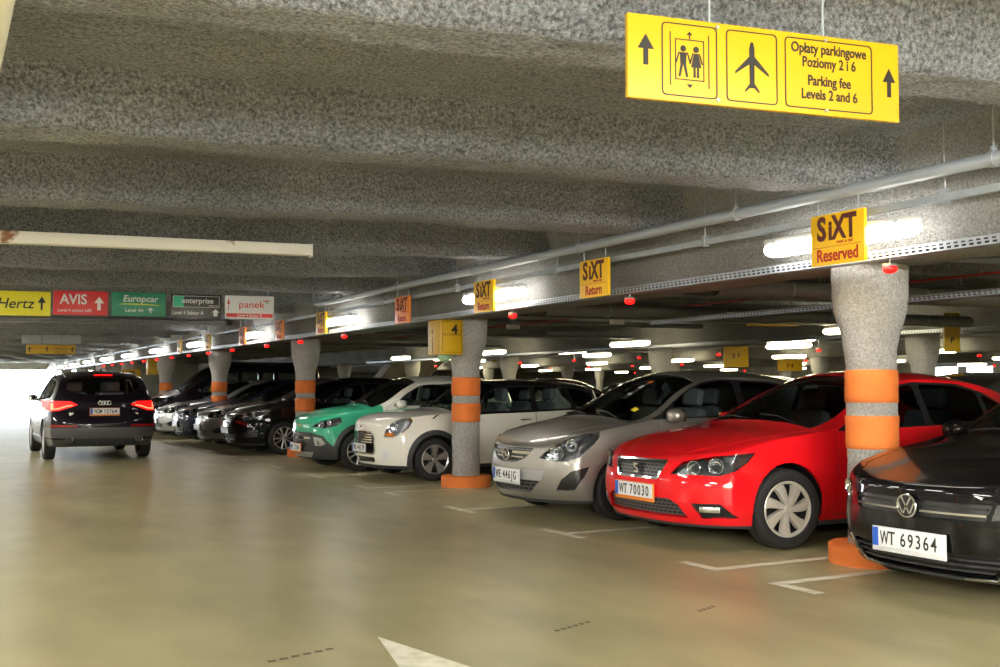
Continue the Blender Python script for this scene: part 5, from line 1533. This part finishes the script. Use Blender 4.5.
for y, m, lb in ((18.1, M_SIGN_SX, 'yellow bay sign over the mint green hatchback'), (20.7, M_SIGN_OR, 'orange bay sign over the hidden black hatchback'), (23.6, M_SIGN_OR, 'orange bay sign over the black hatchback with silver wheels'), (27.0, M_SIGN_SX, 'yellow bay sign over the navy hatchback'), (30.5, M_SIGN_SX, 'yellow bay sign over the bright silver hatchback')):
    bay_sign(y, 'Return', lb, m)

# yellow level boxes hanging by the columns
def level_box(x, y, z, label, num='4', letters='B', w=.46, h=.52, l=.44, group=None, lamp=True):
    o = obj('level_box', box_mesh((w / 2, l / 2, h / 2), (w, l, h), .006), M_SIGN_Y, None, (x, y, z))
    tag(o, label, 'sign', group)
    put(o, text_mesh(num, .20, .02), M_INK, w * .62, h - .20, .002)
    put(o, poly_mesh(frame_polys(.02, w - .02, .03, h * .56, .005) + frame_polys(.02, w - .02, h * .58, h - .02, .005)), M_BROWN, 0, 0, .001, 'frame_line')
    for i, (t, zz) in enumerate(((letters, .30), ('1', .19), ('2', .11), ('3', .03))):
        obj('lettering', text_mesh(t, .09, .015), M_INK, o, (-.002, l * .65, zz), (0, 0, -PI / 2))
    for sx_ in (.08, w - .08): obj('hanger_rod', cyl_mesh((sx_, l / 2, h - .01), (sx_, l / 2, h + .008), .006, 8), M_GALV, o)
    if lamp:
        obj('guide_lamp', ellipsoid_mesh((.09, .09, .07)), mat('pale_green_lens', (.30, .52, .34), .4), o, (w * .45, l / 2, -.03))
    return o
p_ = at(441, 340, X=6.22)
level_box(6.22, p_.y, 1.885, 'yellow level box numbered 4 beside the orange ringed column', w=.34, h=.49)
level_box(6.3, 36.6, 1.85, 'yellow level box hanging by the far banded column beyond the van', '4', 'A', lamp=False)
sign_ = sign_board('zone_sign', .62, .45, .03, M_SIGN_Y, (6.05, 38.4, 1.60), .0, 'yellow zone sign with large black number beyond the van', rods=(.03,), rodtop=2.71)
put(sign_, text_mesh('12', .26, .02), M_INK, 0, .20, .0165)
put(sign_, text_mesh('A B C', .06, .01), M_INK, 0, .08, .0165)
for (px, py, X, lb) in ((736, 367, 17.2, 'yellow lettered box at the second row, above the dark car roof'), (455, 347, 15.8, 'slim yellow lettered sign past the orange ringed column'), (838, 490, 15.6, '')):
    if not lb: continue
    q = at(px, py, X=X)
    b = sign_board('zone_sign', .62 if X > 17 else .40, .50 if X > 17 else .62, .06, M_SIGN_Y, (X, q.y, q.z), -.35, lb, rods=(-.12, .12), rodtop=3.35)
    put(b, text_mesh('E F' if X > 17 else 'F', .16, .02), M_INK, 0, .22, .032)
q = at(952, 352, X=15.05)
b = sign_board('zone_sign', .26, .66, .05, M_SIGN_Y, (15.05, q.y, q.z), -.5, 'narrow yellow sign beside the grey column behind the red hatchback', rods=(0,), rodtop=3.35)
put(b, text_mesh('P', .14, .02), M_INK, 0, .15, .027)
for px, py, X, w, h, lb in ((356, 362, 31.0, .0, .0, ''), (502, 362, 26.0, 1.1, .4, 'small yellow overhead sign beyond the second row'), (640, 352, 22.0, .9, .32, 'yellow overhead sign near the grey column of the second row'), (805, 323, 12.5, .8, .12, 'slim yellow hanging sign under the cable trays'), (772, 326, 14.0, 1.0, .12, 'long yellow hanging sign under the cable trays'), (790, 371, 26.5, .9, .4, 'small yellow sign low over the next aisle')):
    if not lb: continue
    q = at(px, py, X=X)
    b = sign_board('overhead_sign', w, h, .04, M_SIGN_Y, (X, q.y, q.z), -.4, lb, rods=(-w * .3, w * .3), rodtop=3.35)
    put(b, text_mesh('P 4', h * .5, .01), M_INK, 0, h * .3, .022)

# second direction sign and grey panels further down the aisle
q = at(51, 354, Y=30.0)
b = sign_board('direction_sign', 1.2, .24, .03, M_SIGN_Y, (q.x, 30.0, q.z), -.16, 'small yellow direction sign further down the aisle', rods=(-.4, .4), rodtop=3.35)
for ax_ in (-.52, -.1, .52): put(b, poly_mesh(arrow_up(ax_, .05, .14, .07)), M_INK, 0, 0, .0165, 'arrow')
put(b, text_mesh('Parking fee', .07, .01), M_INK, .25, .12, .0165)
put(b, text_mesh('Level 2 and 6', .06, .01), M_INK, .25, .04, .0165)
for k, px in enumerate((31.5, 51.5, 71.5)):
    q = at(px, 343.5, Y=29.6)
    o = sign_board('blank_panel', .46, .22, .03, mat('pale_grey_panel', (.42, .47, .50), .5), (q.x, 29.6, q.z), -.16, 'blank pale grey hanging panel above the far yellow direction sign', rods=(-.15, .15), rodtop=3.2, group='blank grey panels')

# ------------------------------------------------------------------ pipes, trays, rails
def tray(name, p0, p1, w, h, label, slot_to=None, rods=3.0, m=M_GALV, step=.06, group=None, rodtop=3.12):
    """slotted cable tray from p0 to p1: floor, two slotted sides"""
    p0, p1 = Vector(p0), Vector(p1)
    L = (p1 - p0).length
    rz = math.atan2(p1.y - p0.y, p1.x - p0.x)
    o = empty(name, p0, rz); tag(o, label, 'cable tray', group)
    obj('tray_floor', box_mesh((L / 2, 0, .002), (L, w, .004)), m, o)
    n_ = int((slot_to or L) / step)
    bm = bmesh.new()
    def q(x0, x1, z0, z1): bm.faces.new([bm.verts.new(v) for v in ((x0, 0, z0), (x1, 0, z0), (x1, 0, z1), (x0, 0, z1))])
    q(0, L, 0, h * .18); q(0, L, h * .82, h); q(0, L, h * .42, h * .58)
    for i in range(n_): q(i * step, i * step + step * .42, h * .18, h * .42); q(i * step + step * .1, i * step + step * .52, h * .58, h * .82)
    if n_ * step < L - .1: q(n_ * step, L, 0, h)
    me = bm_mesh(bm)
    for sg in (-1, 1): obj('slotted_side', me, m, o, (0, sg * w / 2, 0))
    obj('dark_slot_fill', box_mesh((L / 2, 0, h * .42), (L - .02, w * .8, h * .7), .01), M_BLACK, o)  # black box added to stand for the shade inside the tray
    R_ = cyl_mesh((0, 0, 0), (0, 0, rodtop - p0.z), .005, 6)
    x = .5 if rods < 99 else 999
    while x < min(L, 34): obj('hanger_rod', R_, M_GALV, o, (x, 0, 0)); x += rods
    return o
tray('cable_tray', (6.27, -4, 2.385), (6.27, 62, 2.385), .14, .065, 'long slotted galvanised cable tray under the yellow bay signs', 26.0, 999)
tray('cable_tray', (9.0, 2, 2.322), (9.1, 12.25, 2.322), .14, .06, 'short bright slotted cable tray ending behind the red hatchback roof', None, 999)
tray('cable_tray', (7.35, 10.45, 2.55), (14.3, 9.35, 2.55), .3, .07, 'wide dull cable tray crossing behind the thick column', None, 2.3, M_GALV_DARK, rodtop=3.35)
tray('cable_tray', (7.35, 14.72, 2.55), (14.3, 13.9, 2.55), .3, .07, 'dull cable tray crossing over the empty stall', None, 2.3, M_GALV_DARK, rodtop=3.35)
tray('cable_tray', (-.5, 24.6, 2.80), (5.7, 23.5, 2.80), .3, .08, 'dull cable tray crossing the aisle past the rental signs', None, 2.2, M_GALV_DARK, rodtop=3.35)
tray('cable_tray', (7.35, 21.0, 2.55), (14.3, 20.15, 2.55), .3, .07, 'dull cable tray crossing over the green hatchback', None, 2.3, M_GALV_DARK, rodtop=3.35)
tray('cable_tray', (7.35, 27.4, 2.55), (14.3, 26.55, 2.55), .3, .07, 'dull cable tray crossing over the grey hatchback', None, 2.3, M_GALV_DARK, rodtop=3.35)
tray('cable_tray', (15.45, 2, 2.38), (15.45, 40, 2.38), .16, .06, 'long slotted cable tray along the second row of columns', 38, 999)

ch = empty('strut_rail', (6.08, -4, 2.70)); tag(ch, 'grey steel strut rail carrying the bay signs', 'rail')
bm = bmesh.new()
add_box(bm, (0, 33, .03), (.044, 66, .052))
obj('rail_body', bm_mesh(bm), M_GALV, ch)
CLIP, RODM = box_mesh((0, 0, 0), (.06, .05, .10), .004), cyl_mesh((0, 0, 0), (0, 0, .5), .006, 6)
for k in range(22):
    c = obj('rail_clip', CLIP, M_GALV, ch, (0, 1.2 + 2.55 * k, .04)); obj('hanger_rod', RODM, M_GALV, c, (0, 0, .03))
pp = empty('drain_pipe', (5.92, -5, 2.885)); tag(pp, 'thick grey pipe with clamps running below the ribbed ceiling', 'pipe')
obj('pipe_run', tube_mesh([(0, 0, 0), (0, 22.7, .0), (0, 22.85, .02), (0, 22.93, .10), (0, 22.95, .35)], .046, 14), M_PIPE, pp)
CL, CR, CB = lathe_mesh([(.047, -.02), (.056, -.02), (.056, .02), (.047, .02)], 16, 'Y'), cyl_mesh((0, 0, .05), (0, 0, .36), .006, 6), box_mesh((0, 0, .065), (.03, .03, .04), .004)
for k in range(9):
    c = obj('pipe_clamp', CL, M_GALV, pp, (0, 2.0 + 2.45 * k, 0)); obj('hanger_rod', CR, M_GALV, c); obj('clamp_nut', CB, M_GALV, c)
for k in range(4): obj('pipe_coupling', lathe_mesh([(.046, -.07), (.053, -.065), (.053, .065), (.046, .07)], 16, 'Y'), M_PIPE, pp, (0, 3.3 + 5.9 * k, 0))

wp = empty('ceiling_pipe', (.16, -6, 2.86)); tag(wp, 'pale cream pipe close under the ribbed ceiling with a strap clip', 'pipe')
obj('pipe_run', tube_mesh([(0, 0, 0), (0, 13, 0)], .07, 16), mat('cream_pipe', (.78, .76, .66), .4), wp)
for k in range(5):
    c = obj('strap_clip', lathe_mesh([(.071, -.012), (.078, -.012), (.078, .012), (.071, .012)], 18, 'Y'), M_GALV, wp, (0, 1.25 + 2.4 * k + 1.2, 0)); obj('hanger_rod', cyl_mesh((0, 0, .07), (0, 0, .40), .006, 6), M_GALV, c)

# white rust-stained trunking across the ceiling
def trunk_mat():
    m, nt, b = new_mat('rust_stained_white_trunking')
    tc = nt.nodes.new('ShaderNodeTexCoord')
    n = nt.nodes.new('ShaderNodeTexNoise'); n.inputs['Scale'].default_value = 3.2; n.inputs['Detail'].default_value = 3
    r = nt.nodes.new('ShaderNodeValToRGB')
    r.color_ramp.elements[0].position = .64; r.color_ramp.elements[0].color = (.86, .85, .80, 1)
    r.color_ramp.elements[1].position = .70; r.color_ramp.elements[1].color = (.22, .08, .025, 1)
    nt.links.new(tc.outputs['Object'], n.inputs['Vector']); nt.links.new(n.outputs['Fac'], r.inputs[0]); nt.links.new(r.outputs[0], b.inputs['Base Color'])
    b.inputs['Roughness'].default_value = .5
    return m
ta, tb = at(0, 243, Z=2.835), at(310, 256, Z=2.835)
rzt = math.atan2(tb.y - ta.y, tb.x - ta.x)
tl = (tb - ta).length + 1.5
tk = obj('cable_trunking', box_mesh((-tl / 2, 0, .06), (tl, .14, .12), .012), trunk_mat(), None, tb, (0, 0, rzt))
tag(tk, 'long white rust stained trunking fixed under the ceiling ribs', 'trunking')
obj('end_cap', box_mesh((.008, 0, .055), (.022, .16, .14), .006), M_WHITE, tk)

# ducts and thin pipes over the parked cars
def ribbed_duct(p0, p1, r, label, m):
    p0, p1 = Vector(p0), Vector(p1)
    L = (p1 - p0).length
    o = obj('ventilation_duct', lathe_mesh([(r * (1 + .07 * (i % 2)), L * i / 160) for i in range(161)], 16, 'Y', angle=1.2), m, None, p0, (0, 0, math.atan2(p1.y - p0.y, p1.x - p0.x) - PI / 2))
    tag(o, label, 'duct')
    for k in range(4): obj('strap', lathe_mesh([(r * 1.08, -.012), (r * 1.13, -.012), (r * 1.13, .012), (r * 1.08, .012)], 16, 'Y'), M_GALV, o, (0, L * (k + .5) / 4, 0)); obj('hanger_rod', cyl_mesh((0, L * (k + .5) / 4, r), (0, L * (k + .5) / 4, 3.35 - p0.z), .006, 6), M_GALV, o)
    return o
ribbed_duct((7.32, 8.75, 2.50), (15.0, 8.05, 2.50), .10, 'ribbed grey ventilation duct beside the thick column', M_GALV_DARK)
ribbed_duct((7.32, 12.3, 2.50), (15.0, 11.55, 2.50), .09, 'ribbed grey ventilation duct between two crossing cable trays', M_GALV_DARK)
M_REDPIPE = mat('red_cable', (.45, .02, .02), .5)
def long_pipe(name, p0, p1, r, m, label, step=2.6):
    p0, p1 = Vector(p0), Vector(p1)
    o = obj(name, tube_mesh([Vector(), p1 - p0], r, 10), m, None, p0); tag(o, label, 'pipe')
    L = (p1 - p0).length; d = (p1 - p0) / L
    s_ = .6
    while s_ < L: obj('hanger_rod', cyl_mesh(d * s_ + Vector((0, 0, r)), d * s_ + Vector((0, 0, 3.3 - p0.z)), .005, 6), M_GALV, o); s_ += step
    return o
o = obj('alarm_cable', tube_mesh([(0, 0, 0), (.1, 21, 0)], .012, 8), M_REDPIPE, None, (9.8, 3.0, 2.632)); tag(o, 'thin red cable laid over the crossing cable trays', 'cable')
for y0, r, m, lb in ((7.2, .04, M_PIPE, 'grey sprinkler pipe crossing behind the thick column'), (16.2, .045, M_PIPE, 'grey sprinkler pipe crossing over the white hatchback'), (18.4, .05, M_GALV_DARK, 'dull sprinkler pipe crossing over the mint green hatchback'), (23.6, .05, M_GALV_DARK, 'dull sprinkler pipe crossing over the black hatchback with silver wheels'), (30.0, .05, M_GALV_DARK, 'dull sprinkler pipe crossing over the silver hatchback')):
    long_pipe('sprinkler_pipe', (7.35, y0, 2.71), (14.3, y0 - .85, 2.71), r, m, lb)
long_pipe('sprinkler_pipe', (20.6, 6.0, 2.6), (20.8, 60, 2.6), .05, M_GALV_DARK, 'dull sprinkler pipe over the next aisle')

# sensor boxes on the crossing trays
for px, py in ((513, 327), (617, 322), (805 - 70, 315), (440, 337)):
    q = at(px, py, Z=2.42)
    o = obj('sensor_box', box_mesh((0, 0, 0), (.20, .12, .07), .008), M_SIGN_WHT, None, q); tag(o, 'small white sensor box hanging below the crossing trays', 'sensor', 'sensor boxes')
    obj('hanger_rod', cyl_mesh((0, 0, .03), (0, 0, .9), .005, 6), M_GALV, o)

# red bay indicators: on the aisle tray and in the further rows
M_LED = emit_mat('red_indicator_glow', (1.0, .004, .003), 2.2)
LED_D, LED_B = ellipsoid_mesh((.052, .052, .032), 2.2, 10, 6), box_mesh((0, 0, .030), (.08, .08, .025), .006)
def led(x, y, z, label, group, top=None):
    o = obj('bay_indicator', LED_B, M_GALV_DARK, None, (x, y, z)); tag(o, label, 'indicator', group)
    obj('red_lens', LED_D, M_LED, o)
    obj('hanger_rod', cyl_mesh((0, 0, .03), (0, 0, (top or 3.1) - z), .005, 6), M_GALV, o)
for y, lb in ((5.5, 'red bay indicator under the tray by the thick column'), (8.84, 'red bay indicator over the gap between the red and silver hatchbacks'), (11.32, 'red bay indicator over the empty stall'), (17.38, 'red bay indicator over the mint green hatchback'), (19.87, 'red bay indicator over the hidden black hatchback'), (22.24, 'red bay indicator in front of the banded column behind the green hatchback'), (25.2, 'red bay indicator over the grey hatchback')):
    led(6.27, y, 2.31, lb, None, 2.384)
for k in range(9): led(6.27, 27.7 + 2.4 * k, 2.31, 'red bay indicator over the stalls by the tall van', 'red indicators of the far stalls', 2.384)
for k in range(9): led(17.4, 10.5 + 3.4 * k, 2.25, 'red bay indicator along the second row', 'red indicators of the second row', 3.32)
for k in range(10): led(24.0, 12.0 + 3.1 * k, 2.25, 'red bay indicator across the next aisle', 'red indicators across the next aisle', 3.32)
for k in range(8): led(33.5, 16.0 + 4.4 * k, 2.2, 'red bay indicator far across the deck', 'red indicators far across the deck', 3.32)

# sloping ramp underside behind the second row
structure(obj('trim_1', box_mesh((0, 0, 0), (2.2, 6.5, .35), 0, Matrix.Rotation(-.42, 4, 'X')), M_CONCRETE, None, (17.5, 41.0, 2.0)), 'sloping concrete underside of a ramp beyond the second row')

# ------------------------------------------------------------------ bring the deck layout to metres
for o in [o for o in scn.objects if o.parent is None and o.type in {'MESH', 'EMPTY'} and o.get('category') not in ('car', 'person')]:
    o.location = o.location * UNIT
    o.scale = o.scale * UNIT
